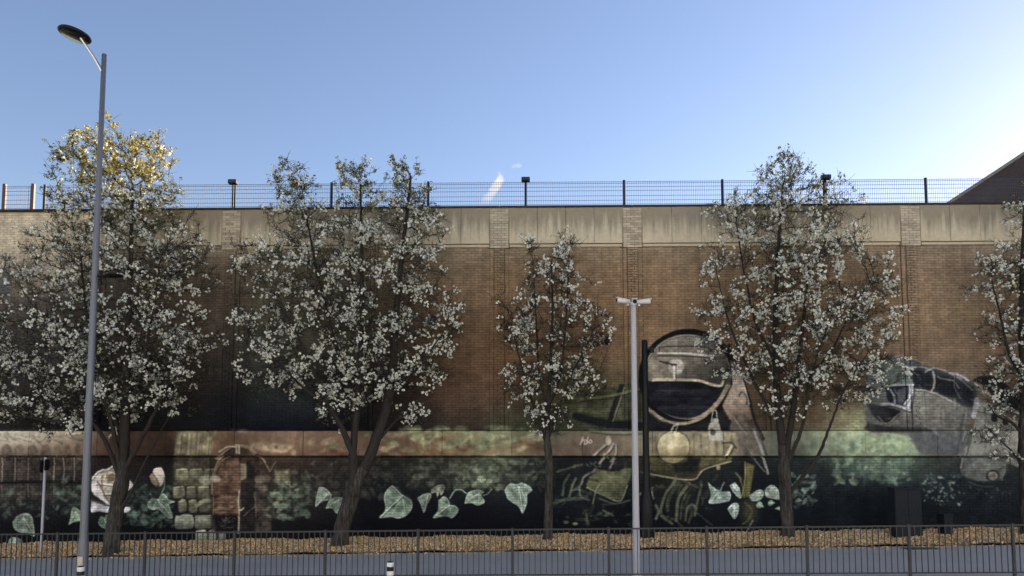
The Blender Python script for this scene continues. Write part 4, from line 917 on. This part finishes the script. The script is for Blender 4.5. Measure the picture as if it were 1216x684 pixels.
for z in zs: q.box(.05, s1 - s0 - .05, -.036, -.030, z - .0055, z + .0055)
for k in range(14): x = .06 + (s1 - s0 - .12) * k / 13; q.box(x - .0034, x + .0034, -.0295, -.0245, .03, .88)
q.build('wire_panel', M_WIRE, m2)
def floodlight(s, label, w=.13, hgt=.93):
    e = empty('floodlight', wall_world(s, .20, ZF), WALL_A); props(e, label, 'floodlight', 'floodlights on the wall top')
    q = MB(); q.tube([(0, 0, -.02), (0, 0, hgt - .08)], .03, 8); q.build('stem', M_BLACK, e)
    q = MB(); q.box(-w, w, -.12, .08, hgt - .09, hgt + .03, .015); hd_ = q.build('lamp_head', M_BLACK, e)
    q = MB(); q.box(-w + .02, w - .02, -.124, -.118, hgt - .07, hgt + .01); q.build('lens', M_LENS, hd_)
floodlight(fp[2], 'black floodlight on the wall top right of the sunlit tree')
floodlight(fp[5], 'black floodlight on the wall top above the slender tree')
floodlight(fp[8], 'black floodlight on the wall top amid the upright tree and the gable')
floodlight(on_wall(72, 243)[0], 'small black floodlight on a short stem half hidden by the sunlit tree', .10, .36)

# ------------------------------------------------------------------ brick gable behind the wall
GY = 48.0
n = NT('far_brick'); bt = n.n.new('ShaderNodeTexBrick'); mp = n.n.new('ShaderNodeMapping'); n.put(mp.inputs[0], n.pos()); mp.inputs['Rotation'].default_value = (R(90), 0, 0)
n.put(bt.inputs['Vector'], mp.outputs[0]); bt.inputs['Scale'].default_value = 1.0
for k, v in (('Brick Width', .225), ('Row Height', .075), ('Mortar Size', .008)): bt.inputs[k].default_value = v
n.put(bt.inputs['Color1'], (.075, .052, .05)); n.put(bt.inputs['Color2'], (.05, .038, .038)); n.put(bt.inputs['Mortar'], (.09, .08, .075))
M_FARB = n.surf(n.mix(1.0, bt.outputs['Color'], n.math('MULTIPLY_ADD', n.noise(n.pos(), .6, 4), .8, .6), 'MULTIPLY'), .9)
n = NT('slate'); nz = n.noise(n.scaled(n.pos(), (1, 3, 3)), 2, 4); M_SLATE = n.surf(n.mix(nz, (.05, .05, .055), (.10, .10, .105)), .6)
M_VERGE = painted('verge_stone', (.30, .27, .22), .8, 0, .4)
v0, v1 = at(1131, 240, GY), at(1216, 184, GY)
sl = (v1[2] - v0[2]) / (v1[0] - v0[0])
xe, xr = v0[0] - 2.2, v0[0] + 17.5; ze, zr = v0[2] - 2.2 * sl, v0[2] + 17.5 * sl  # unseen ridge drawn out to the right to shade the other tree tops
g = empty('gable_building', (xr, GY, gz(40))); props(g, 'dark brick gable with a sloping roof edge rising beyond the wall', 'building')
W2, D2 = xr - xe, 9.0; Ze, Zr = ze - gz(40), zr - gz(40)
LOW = 3.6                                           # roof dropped behind an added parapet, letting sun reach the left tree
q = MB(); q.add([(-W2, 0, -1), (W2, 0, -1), (W2, 0, Ze), (0, 0, Zr), (-W2, 0, Ze), (-W2, .5, -1), (W2, .5, -1), (W2, .5, Ze), (0, .5, Zr), (-W2, .5, Ze)],
                 [(0, 1, 2, 3, 4), (5, 9, 8, 7, 6), (0, 4, 9, 5), (1, 6, 7, 2), (3, 8, 9, 4), (2, 7, 8, 3)])
b = W2 - 1.2
q.add([(-b, .501, -1), (b, .501, -1), (b, .501, Ze - LOW), (0, .501, Zr - LOW), (-b, .501, Ze - LOW), (-b, D2, -1), (b, D2, -1), (b, D2, Ze - LOW), (0, D2, Zr - LOW), (-b, D2, Ze - LOW)],
                 [(5, 9, 8, 7, 6), (0, 4, 9, 5), (1, 6, 7, 2)]); q.build('wall', M_FARB, g)
for sg in (-1, 1):
    P = [(sg * (b + .3), Ze - LOW - .3 * sl), (0, Zr - LOW)]; vs = []; q = MB()
    for y in (.503, D2 + .2):
        for x, z in P: vs += [(x, y, z + .02), (x, y, z + .24)]
    q.add(vs, [(0, 2, 3, 1), (4, 5, 7, 6), (0, 1, 5, 4), (2, 6, 7, 3), (1, 3, 7, 5), (0, 4, 6, 2)]); q.build('roof_slope', M_SLATE, g)
    P = [(sg * (W2 + .1), Ze - .1 * sl), (0, Zr)]; vs = []; q = MB()
    for y in (-.10, .6):
        for x, z in P: vs += [(x, y, z + .01), (x, y, z + .20)]
    q.add(vs, [(0, 2, 3, 1), (4, 5, 7, 6), (0, 1, 5, 4), (2, 6, 7, 3), (1, 3, 7, 5), (0, 4, 6, 2)]); q.build('coping_stone', M_VERGE, g)

# ------------------------------------------------------------------ unseen street front, added to bounce sunlight onto the shaded wall
n = NT('pale_render'); nz = n.noise(n.pos(), .8, 6); M_REND = n.surf(n.mix(nz, (.72, .75, .79), (.79, .82, .86)), .9)
n = NT('window_glass'); M_GLASS = n.surf((.03, .035, .04), .1, spec=.6)
TY = -15.0
ter = empty('added_street_front', (0, TY, 0)); props(ter, kind='structure')
q = MB(); q.box(-44, 44, -9, 0, -.6, 15.5); q.build('wall', M_REND, ter)
q = MB(); q.box(-44.3, 44.3, -9.2, .35, 15.503, 15.8, .03); q.build('cornice', M_REND, ter)
wm = MB(); wm.box(-.55, .55, -.02, .012, 0, 1.5); ME_W = wm.mesh('window'); sm_ = MB(); sm_.box(-.65, .65, 0, .12, -.1, -.004); ME_S = sm_.mesh('sill')
for k in range(22):
    for z in (1.2, 4.3, 7.2, 10.1, 13.0):
        w_ = link('window', ME_W, M_GLASS, ter, (-42 + 4 * k, 0, z)); link('sill', ME_S, M_REND, w_)
strip('far_pavement', M_PATH, lambda x: TY - .2, lambda x: -14.0, lambda t, x: .0)
# ------------------------------------------------------------------ trees
def leafy(name, stops, transl, rough=.6):
    n = NT(name); rnd = n.n.new('ShaderNodeNewGeometry').outputs['Random Per Island']
    c = n.ramp(rnd, stops)
    d = n.node('ShaderNodeBsdfDiffuse', Color=c); t = n.node('ShaderNodeBsdfTranslucent', Color=c)
    m = n.n.new('ShaderNodeMixShader'); m.inputs[0].default_value = transl
    n.t.links.new(d.outputs[0], m.inputs[1]); n.t.links.new(t.outputs[0], m.inputs[2]); n.t.links.new(m.outputs[0], n.out.inputs['Surface'])
    return n.m
M_BLOOM = leafy('blossom', [(0, (.62, .65, .50)), (.3, (.90, .91, .82)), (1, (.95, .95, .90))], .14)
M_LEAF = leafy('young_leaf', [(0, (.05, .062, .035)), (.5, (.12, .135, .08)), (1, (.24, .25, .16))], .4)
M_BUD = leafy('sunlit_bud_leaf', [(0, (.12, .115, .05)), (.5, (.31, .27, .085)), (1, (.54, .45, .14))], .5)  # real bud leaves, with sunlight's yellow put into their colour
n = NT('bark'); p = n.pos(); a = n.noise(n.scaled(p, (22, 22, 2.6)), 1, 6, .65); b = n.noise(p, 3, 4)
M_BARK = n.surf(n.ramp(n.math('MULTIPLY_ADD', b, .25, n.math('SUBTRACT', a, .12)), [(.32, (.012, .011, .010)), (.5, (.045, .041, .037)), (.72, (.115, .106, .095))]), .95, bump=a, dist=.03, spec=.2)
n = NT('backlit_limb_bark'); p = n.pos(); a = n.noise(n.scaled(p, (20, 20, 4)), 1, 5); M_LIMB = n.surf(n.mix(a, (.012, .011, .010), (.058, .050, .045)), .95, bump=a, dist=.015, spec=.2)  # naturally darker bark, taken darker still to stand for backlit limbs
M_TWIG = painted('twig_bark', (.022, .017, .016), .9, 0, .4, .2)

def colonise(attr, pos, par, step, kill, infl, rg, up=.20, maxit=260):
    cap = 24000
    P = np.zeros((cap, 3)); P[:len(pos)] = pos; par = list(par); n = len(pos)
    A = attr.copy(); D = np.full(len(A), 1e9); I = np.zeros(len(A), int)
    def upd(a, b):
        nonlocal D, I
        for k0 in range(a, b, 256):
            k1 = min(b, k0 + 256)
            d = np.linalg.norm(A[:, None, :] - P[None, k0:k1, :], axis=2); j = d.argmin(1); dm = d[np.arange(len(A)), j]
            m = dm < D; D = np.where(m, dm, D); I = np.where(m, k0 + j, I)
    upd(0, n)
    for it in range(maxit):
        keep = D > kill; A, D, I = A[keep], D[keep], I[keep]
        if not len(A): break
        act = D < infl
        if not act.any(): act = D <= D.min() + .5
        idx = I[act]; v = (A[act] - P[idx]) / D[act][:, None]
        u, inv = np.unique(idx, return_inverse=True)
        s = np.zeros((len(u), 3)); np.add.at(s, inv, v); s /= np.linalg.norm(s, axis=1, keepdims=True) + 1e-9
        s += rg.normal(size=s.shape) * .18; s[:, 2] += up; s /= np.linalg.norm(s, axis=1, keepdims=True)
        new = P[u] + s * step
        if n + len(new) > cap: break
        P[n:n + len(new)] = new; par += list(u); upd(n, n + len(new)); n += len(new)
        stuck = (D > kill) & np.isin(I, u) & act if it > 200 else None
    return P[:n].copy(), np.array(par)

def tree(base_uv, Y, limbs, lobes, n_attr, r_base, bloom, leafn, seed, label, step=.13, depth=2.0, twig_p=.85, leaf_top=None, du=0):
    base_uv = (base_uv[0] + du, base_uv[1]); lobes = [(l[0] + du, *l[1:]) for l in lobes]
    limbs = [(st, [(u + du, v) for u, v in pp_], a, b, c) for st, pp_, a, b, c in limbs]
    rg = np.random.default_rng(seed); A0 = at(base_uv[0], base_uv[1], Y); gx = gz(A0[0]) + .08
    root = np.array([A0[0], Y, gx - .05])
    pos, par, rmin = [root], [-1], [r_base * 1.25]
    lut = {}
    for li, (start, pts, r0, r1, dy) in enumerate(limbs):   # each limb starts at the end of an earlier one, or along it
        j = 0 if start is None else lut[start[0]][min(len(lut[start[0]]) - 1, int(start[1] * (len(lut[start[0]]) - 1)))]
        y0 = pos[j][1]; path = [pos[j]] + [at(u, v, y0 + dy * (k + 1) / len(pts)) for k, (u, v) in enumerate(pts)]
        path = np.array(curve(path, 6)); seg = np.linalg.norm(np.diff(path, axis=0), axis=1); cum = np.r_[0, np.cumsum(seg)]
        m = max(2, int(cum[-1] / step)); ids = [j]
        for k in range(1, m + 1):
            t = cum[-1] * k / m; q = np.array([np.interp(t, cum, path[:, c]) for c in range(3)]) + rg.normal(size=3) * .005
            pos.append(q); par.append(ids[-1]); rmin.append(r0 + (r1 - r0) * k / m); ids.append(len(pos) - 1)
        lut[li] = ids
    # the crown's volume, lobe by lobe
    att = []; wts = np.array([l[2] * l[3] for l in lobes], float); cnt = np.maximum(4, (n_attr * wts / wts.sum())).astype(int)
    for (u, v, ru, rv), c in zip(lobes, cnt):
        C0 = at(u, v, Y); rx = ru * Y / F; rz = rv * Y / F; ry = min(depth, (rx + .3) * 1.05)
        g = rg.normal(size=(c, 3)); g /= np.linalg.norm(g, axis=1, keepdims=True); g *= rg.random((c, 1)) ** (1 / 2.4) * np.where(rg.random((c, 1)) < .14, rg.uniform(1.0, 1.35, (c, 1)), 1.0)
        q = C0 + g * (rx, ry, rz); lim = WALL_Y + WALL_K * q[:, 0] - .30
        q[:, 1] = np.where(q[:, 1] > lim, lim - rg.random(c) * .5, q[:, 1]); att.append(q)
    att = np.concatenate(att)
    P, par = colonise(att, np.array(pos), par, step, step * 1.5, 3.0, rg)
    n = len(P)
    P[:, 1] = np.minimum(P[:, 1], WALL_Y + WALL_K * P[:, 0] - .12)
    kids = [[] for _ in range(n)]
    for i in range(1, n): kids[par[i]].append(i)
    r = np.zeros(n)
    for i in range(n - 1, -1, -1):
        r[i] = max(.0045 if not kids[i] else sum(r[k] ** 2.25 for k in kids[i]) ** (1 / 2.25), rmin[i] if i < len(rmin) else 0)
    for i in range(1, n): r[i] = min(r[i], r[par[i]])
    rt = empty('blossom_tree', (root[0], root[1], root[2])); props(rt, label, 'tree', 'blossoming trees along the wall')
    # chains: the thickest child carries on
    twA, twB, tra, trb = [], [], [], []
    def chain(i0, i):
        ids = [i0, i]
        while kids[ids[-1]]: ids.append(max(kids[ids[-1]], key=lambda k: r[k]))
        return ids
    stack = [[0] if not kids[0] else chain(0, max(kids[0], key=lambda k: r[k]))]; first = True
    while stack:
        ids = stack.pop()
        for a, i in enumerate(ids):
            if a == 0 and not first and len(ids) > 1: continue
            nxt = ids[a + 1] if a + 1 < len(ids) else -1
            for k in kids[i]:
                if k != nxt: stack.append(chain(i, k))
        thick = r[ids[1]] if len(ids) > 1 else r[ids[0]]
        if first or (thick > .030 and len(ids) > 6):
            q = MB(); rr = [r[i] for i in ids]
            if not first: rr[0] = rr[1] * 1.1
            else: rr[0] *= 1.3; rr[1] *= 1.14; rr[2] *= 1.05
            pts = [P[i] - root for i in ids]
            cut = next((k for k, x in enumerate(rr) if x < .008), len(rr)); cut = max(cut, 3)
            if first:                                  # the bole ends at the fork, its leader goes on as a limb
                fk = min(len(lut[0]) + 2, cut - 3); q.bark(pts[:fk + 1], rr[:fk + 1], 18, rg)
                q2 = MB(); q2.bark(pts[fk:cut], [x * .985 for x in rr[fk:cut]], 10, rg)
            else: q.bark(pts[:cut], rr[:cut], 8, rg)
            for a in range(cut - 1, len(ids) - 1): twA.append(P[ids[a]]); twB.append(P[ids[a + 1]]); tra.append(r[ids[a]]); trb.append(r[ids[a + 1]])
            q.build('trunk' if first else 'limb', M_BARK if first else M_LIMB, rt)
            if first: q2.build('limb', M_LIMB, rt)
        else:
            for a in range(len(ids) - 1): twA.append(P[ids[a]]); twB.append(P[ids[a + 1]]); tra.append(min(r[ids[a]], r[ids[a + 1]] * 1.3)); trb.append(r[ids[a + 1]])
        first = False
    # short shoots off every thin branch
    thin = np.where((r < .022) & (np.arange(n) >= len(pos)))[0]
    tips = []
    d_out = np.zeros((n, 3)); d_out[1:] = P[1:] - P[par[1:]]; d_out /= np.linalg.norm(d_out, axis=1, keepdims=True) + 1e-9
    for rep in range(4):
        ch = thin[rg.random(len(thin)) < twig_p]
        d = d_out[ch] * .7 + rg.normal(size=(len(ch), 3)) * .65 + (0, 0, .35); d /= np.linalg.norm(d, axis=1, keepdims=True)
        ln = rg.uniform(.10, .30, len(ch))[:, None]
        mid = P[ch] + d * ln * .55; d2 = d + rg.normal(size=d.shape) * .25 + (0, 0, .2); end = mid + d2 * ln * .5
        for e in (mid, end): e[:, 1] = np.minimum(e[:, 1], WALL_Y + WALL_K * e[:, 0] - .09)
        twA += list(P[ch]) + list(mid); twB += list(mid) + list(end); k = len(ch)
        tra += [.006] * k + [.0048] * k; trb += [.0048] * k + [.003] * k
        if rep < 2: tips += [mid, end]
    A, B_ = np.array(twA), np.array(twB); ra, rb = np.array(tra)[:, None], np.array(trb)[:, None]
    dd = B_ - A; L = np.linalg.norm(dd, axis=1, keepdims=True) + 1e-9; dd /= L
    ax = np.cross(dd, np.where(np.abs(dd[:, 2:3]) < .9, (0, 0, 1.), (1., 0, 0))); ax /= np.linalg.norm(ax, axis=1, keepdims=True); bx = np.cross(dd, ax)
    vs = []
    for base, rr in ((A, ra), (B_ + dd * L * .04, rb)):
        for k in range(3): vs.append(base + (ax * math.cos(2.094 * k) + bx * math.sin(2.094 * k)) * rr)
    V = np.stack(vs, 1).reshape(-1, 3) - root; o = np.arange(len(A))[:, None, None] * 6
    Fc = (o + np.array([(0, 1, 4, 3), (1, 2, 5, 4), (2, 0, 3, 5)])[None]).reshape(-1, 4)
    props(link('twigs', raw_mesh('twigs', V, Fc, True), M_TWIG, rt), kind='stuff')
    # flower heads, small tight puffs in clumps along the shoots, and the young leaves
    T = np.concatenate(tips + [P[thin]])
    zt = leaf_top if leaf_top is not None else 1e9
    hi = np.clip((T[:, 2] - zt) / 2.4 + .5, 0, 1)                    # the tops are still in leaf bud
    fld = np.zeros(len(T))
    for _ in range(9):
        kv = rg.normal(size=3); kv *= 2 * np.pi / (rg.uniform(.35, 1.3) * np.linalg.norm(kv)); fld += np.sin(T @ kv + rg.uniform(0, 6.28))
    pk = bloom * (1 - .68 * hi) * np.clip(.34 + fld * .46, .012, 1.3)
    Cc = np.repeat(T[rg.random(len(T)) < pk * .55], 5, 0); Cc = Cc[rg.random(len(Cc)) < .8]
    Cc = Cc + rg.normal(size=Cc.shape) * .048
    def spray(cen, m, rad, l0, l1, w):
        q = np.repeat(cen, m, 0); d = rg.normal(size=q.shape); d[:, 2] += .15; d /= np.linalg.norm(d, axis=1, keepdims=True)
        siz = np.repeat(rg.uniform(.65, 1.25, len(cen)), m)
        p = q + d * (rad * siz * rg.uniform(.7, 1.0, len(q)))[:, None]
        p[:, 1] = np.minimum(p[:, 1], WALL_Y + WALL_K * p[:, 0] - .08)
        nn = d + rg.normal(size=q.shape) * .3; nn /= np.linalg.norm(nn, axis=1, keepdims=True)
        ln = rg.uniform(l0, l1, len(q)) * siz; return quads(p, ln, ln * w, nn, rg, .4)
    V, Fq = spray(Cc, 9, .027, .013, .021, .95)
    props(link('blossoms', raw_mesh('blossoms', V - root, Fq), M_BLOOM, rt), kind='stuff')
    lk = rg.random(len(T)) < leafn * (1 - hi) * .9
    V, Fq = spray(T[lk] + rg.normal(size=(lk.sum(), 3)) * .03, 4, .05, .014, .030, .5)
    props(link('young_leaves', raw_mesh('young_leaves', V - root, Fq), M_LEAF, rt), kind='stuff')
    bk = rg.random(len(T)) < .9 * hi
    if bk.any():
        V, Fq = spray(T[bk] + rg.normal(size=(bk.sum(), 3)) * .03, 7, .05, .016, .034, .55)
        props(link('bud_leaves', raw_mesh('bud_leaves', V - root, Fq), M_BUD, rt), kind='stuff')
    keep = Cc
    print('tree', seed, 'nodes', n, 'clusters', len(keep), 'leaf', lk.sum(), 'base r', round(r[1], 3))
    return rt

tree((132, 656), 20.3, [
    (None, [(135, 630), (140, 598), (146, 565)], .185, .15, 0), ((0, 1), [(148, 520), (150, 470), (152, 400), (155, 320), (158, 220)], .14, .03, .1),
    ((0, .9), [(130, 535), (112, 505), (80, 478), (40, 455)], .08, .02, -.5), ((0, 1), [(160, 535), (176, 505), (196, 460), (212, 400)], .08, .015, -.3),
    ((0, .55), [(158, 580), (168, 556), (182, 530), (200, 495)], .055, .012, -.5), ((1, .12), [(138, 500), (120, 440), (104, 380), (95, 300)], .07, .015, .4),
    ((0, .95), [(136, 520), (125, 480), (100, 430), (60, 380)], .07, .014, -.9), ((1, .2), [(165, 450), (180, 380), (190, 310)], .06, .014, -.6), ((2, .5), [(60, 500), (20, 490), (-20, 470)], .04, .012, -.3)],
    [(140, 205, 66, 48), (140, 250, 72, 30), (178, 190, 26, 40), (110, 190, 30, 28), (195, 225, 22, 22), (150, 290, 95, 55), (70, 330, 55, 55), (210, 330, 48, 55), (40, 420, 62, 60), (130, 410, 105, 65), (222, 410, 42, 48),
     (-30, 430, 55, 60), (55, 485, 65, 32), (-20, 490, 45, 25), (185, 468, 50, 34), (120, 480, 60, 34)], 2800, .17, .42, .50, 101,
    'tall blossoming tree with sunlit yellow top behind the street lamp', depth=2.1, leaf_top=9.8)
tree((403, 646), 20.7, [
    (None, [(408, 622), (416, 595), (424, 570)], .185, .165, 0), ((0, .9), [(420, 545), (414, 528), (404, 505), (390, 480), (372, 440), (345, 380)], .11, .03, -.4),
    ((0, 1), [(438, 545), (448, 518), (458, 490), (466, 440), (470, 380), (478, 300), (488, 210)], .17, .03, .1), ((1, .2), [(421, 515), (424, 480), (428, 420), (430, 330), (428, 220)], .10, .028, .2),
    ((2, .3), [(480, 455), (505, 425), (530, 390)], .06, .012, -.6), ((1, .5), [(360, 460), (330, 430), (300, 400)], .05, .012, -.8), ((3, .3), [(405, 430), (385, 360), (370, 290), (358, 220)], .06, .012, .3),
    ((2, .35), [(450, 430), (440, 380), (455, 320)], .05, .012, -.9), ((2, .12), [(470, 500), (488, 490), (505, 482)], .04, .012, -.4)],
    [(352, 225, 30, 34), (352, 265, 38, 30), (425, 222, 28, 34), (425, 270, 36, 34), (482, 230, 36, 38), (500, 270, 34, 32), (388, 268, 30, 30), (458, 268, 30, 34), (325, 320, 48, 42), (395, 320, 60, 50), (490, 320, 42, 48), (320, 385, 46, 46), (425, 390, 80, 58),
     (522, 380, 34, 50), (340, 440, 60, 34), (430, 455, 60, 34), (500, 440, 40, 28), (488, 490, 26, 17), (400, 490, 34, 16)], 2400, .165, .46, .42, 202,
    'broad blossoming tree with three leafy tops on a leaning forked trunk', depth=1.9, leaf_top=10.0)
tree((650, 638), 21.1, [
    (None, [(651, 600), (652, 560), (650, 525)], .125, .10, 0), ((0, 1), [(651, 480), (654, 430), (656, 370), (655, 310)], .08, .02, .1),
    ((0, .95), [(640, 500), (630, 470), (618, 430), (608, 390)], .05, .012, -.4), ((0, 1), [(662, 490), (676, 450), (692, 420), (706, 390)], .05, .012, -.4), ((1, .2), [(664, 450), (672, 380), (676, 300)], .04, .01, -.5),
    ((1, .15), [(640, 440), (636, 370), (632, 300)], .04, .01, .3)],
    [(632, 298, 12, 22), (674, 295, 18, 20), (655, 335, 44, 34), (610, 388, 26, 36), (660, 390, 55, 46), (702, 392, 26, 36), (632, 450, 36, 40), (692, 450, 36, 36), (655, 500, 36, 20)], 850, .11, .31, .16, 303,
    'small slender blossoming tree on a thin straight trunk left of the camera pole', depth=1.5, step=.11)
tree((936, 640), 20.7, [
    (None, [(934, 605), (932, 570), (931, 545)], .155, .13, 0), ((0, 1), [(926, 500), (922, 450), (921, 380), (924, 300), (930, 220)], .125, .03, .1), ((0, .95), [(938, 510), (945, 460), (952, 400), (960, 320)], .095, .028, .3),
    ((0, .92), [(948, 520), (956, 490), (962, 450), (985, 380)], .06, .012, -.4), ((0, .55), [(952, 568), (972, 540), (988, 500), (1004, 460), (1030, 420)], .055, .012, -.6),
    ((1, .15), [(905, 470), (885, 430), (865, 380), (850, 320)], .06, .012, -.4), ((2, .4), [(985, 420), (1010, 370), (1036, 330)], .045, .012, .2), ((1, .35), [(900, 390), (885, 330), (875, 270)], .045, .012, .2)],
    [(932, 225, 42, 42), (905, 250, 30, 26), (868, 258, 20, 30), (995, 238, 28, 22), (850, 310, 24, 26), (930, 305, 70, 52), (995, 285, 36, 34), (1042, 330, 24, 36), (868, 370, 42, 38), (950, 380, 80, 56), (1040, 385, 30, 46),
     (845, 415, 24, 24), (905, 440, 60, 34), (960, 445, 50, 34), (1022, 438, 46, 28), (940, 486, 34, 14), (1010, 470, 44, 16)], 1850, .145, .46, .30, 404,
    'upright blossoming tree in front of the wall amid the painted engine and aircraft', depth=1.9, leaf_top=10.2)
tree((1211, 640), 20.4, [
    (None, [(1210, 600), (1208, 550), (1207, 500)], .17, .13, 0), ((0, 1), [(1206, 440), (1204, 380), (1205, 300), (1208, 240)], .11, .025, .1), ((0, .9), [(1190, 500), (1176, 495), (1164, 480)], .045, .012, -.3),
    ((0, .8), [(1225, 470), (1250, 420), (1270, 360)], .08, .012, .2), ((1, .2), [(1190, 420), (1178, 370), (1168, 330)], .05, .012, -.3), ((0, .6), [(1194, 538), (1176, 520), (1160, 505)], .035, .01, -.4)],
    [(1208, 250, 20, 36), (1180, 320, 24, 30), (1225, 330, 48, 52), (1160, 345, 24, 16), (1190, 390, 36, 30), (1250, 400, 50, 60), (1178, 455, 24, 44), (1230, 460, 50, 46), (1168, 510, 20, 26), (1190, 545, 20, 14), (1150, 520, 12, 10), (1290, 350, 45, 70)], 1150, .15, .46, .30, 505,
    'blossoming tree at the wall right of the dark cabinets, hanging over the painted carriage', depth=1.8, leaf_top=10.2, du=9)

# a dark clump lodged in the outer twigs of the slender tree
CP = at(721, 405, 20.75); nrg = np.random.default_rng(3)
cl = empty('dark_clump', CP); props(cl, 'small dark clump caught in the outer twigs just left of the camera pole', 'clump')
q = MB(); q.bark([Vector((.01, 0, -.11)), Vector((0, .01, -.07)), Vector((-.01, 0, 0)), Vector((.01, 0, .07)), Vector((.0, 0, .11))], [.02, .07, .085, .06, .02], 9, nrg); q.build('body', M_BLACK, cl)
q = MB()
for k in range(16):
    a = nrg.normal(size=3) * .06; b = a + nrg.normal(size=3) * .12; q.tube([a, (a + b) / 2 + nrg.normal(size=3) * .02, b], .005, 4)
q.build('twigs', M_TWIG, cl)
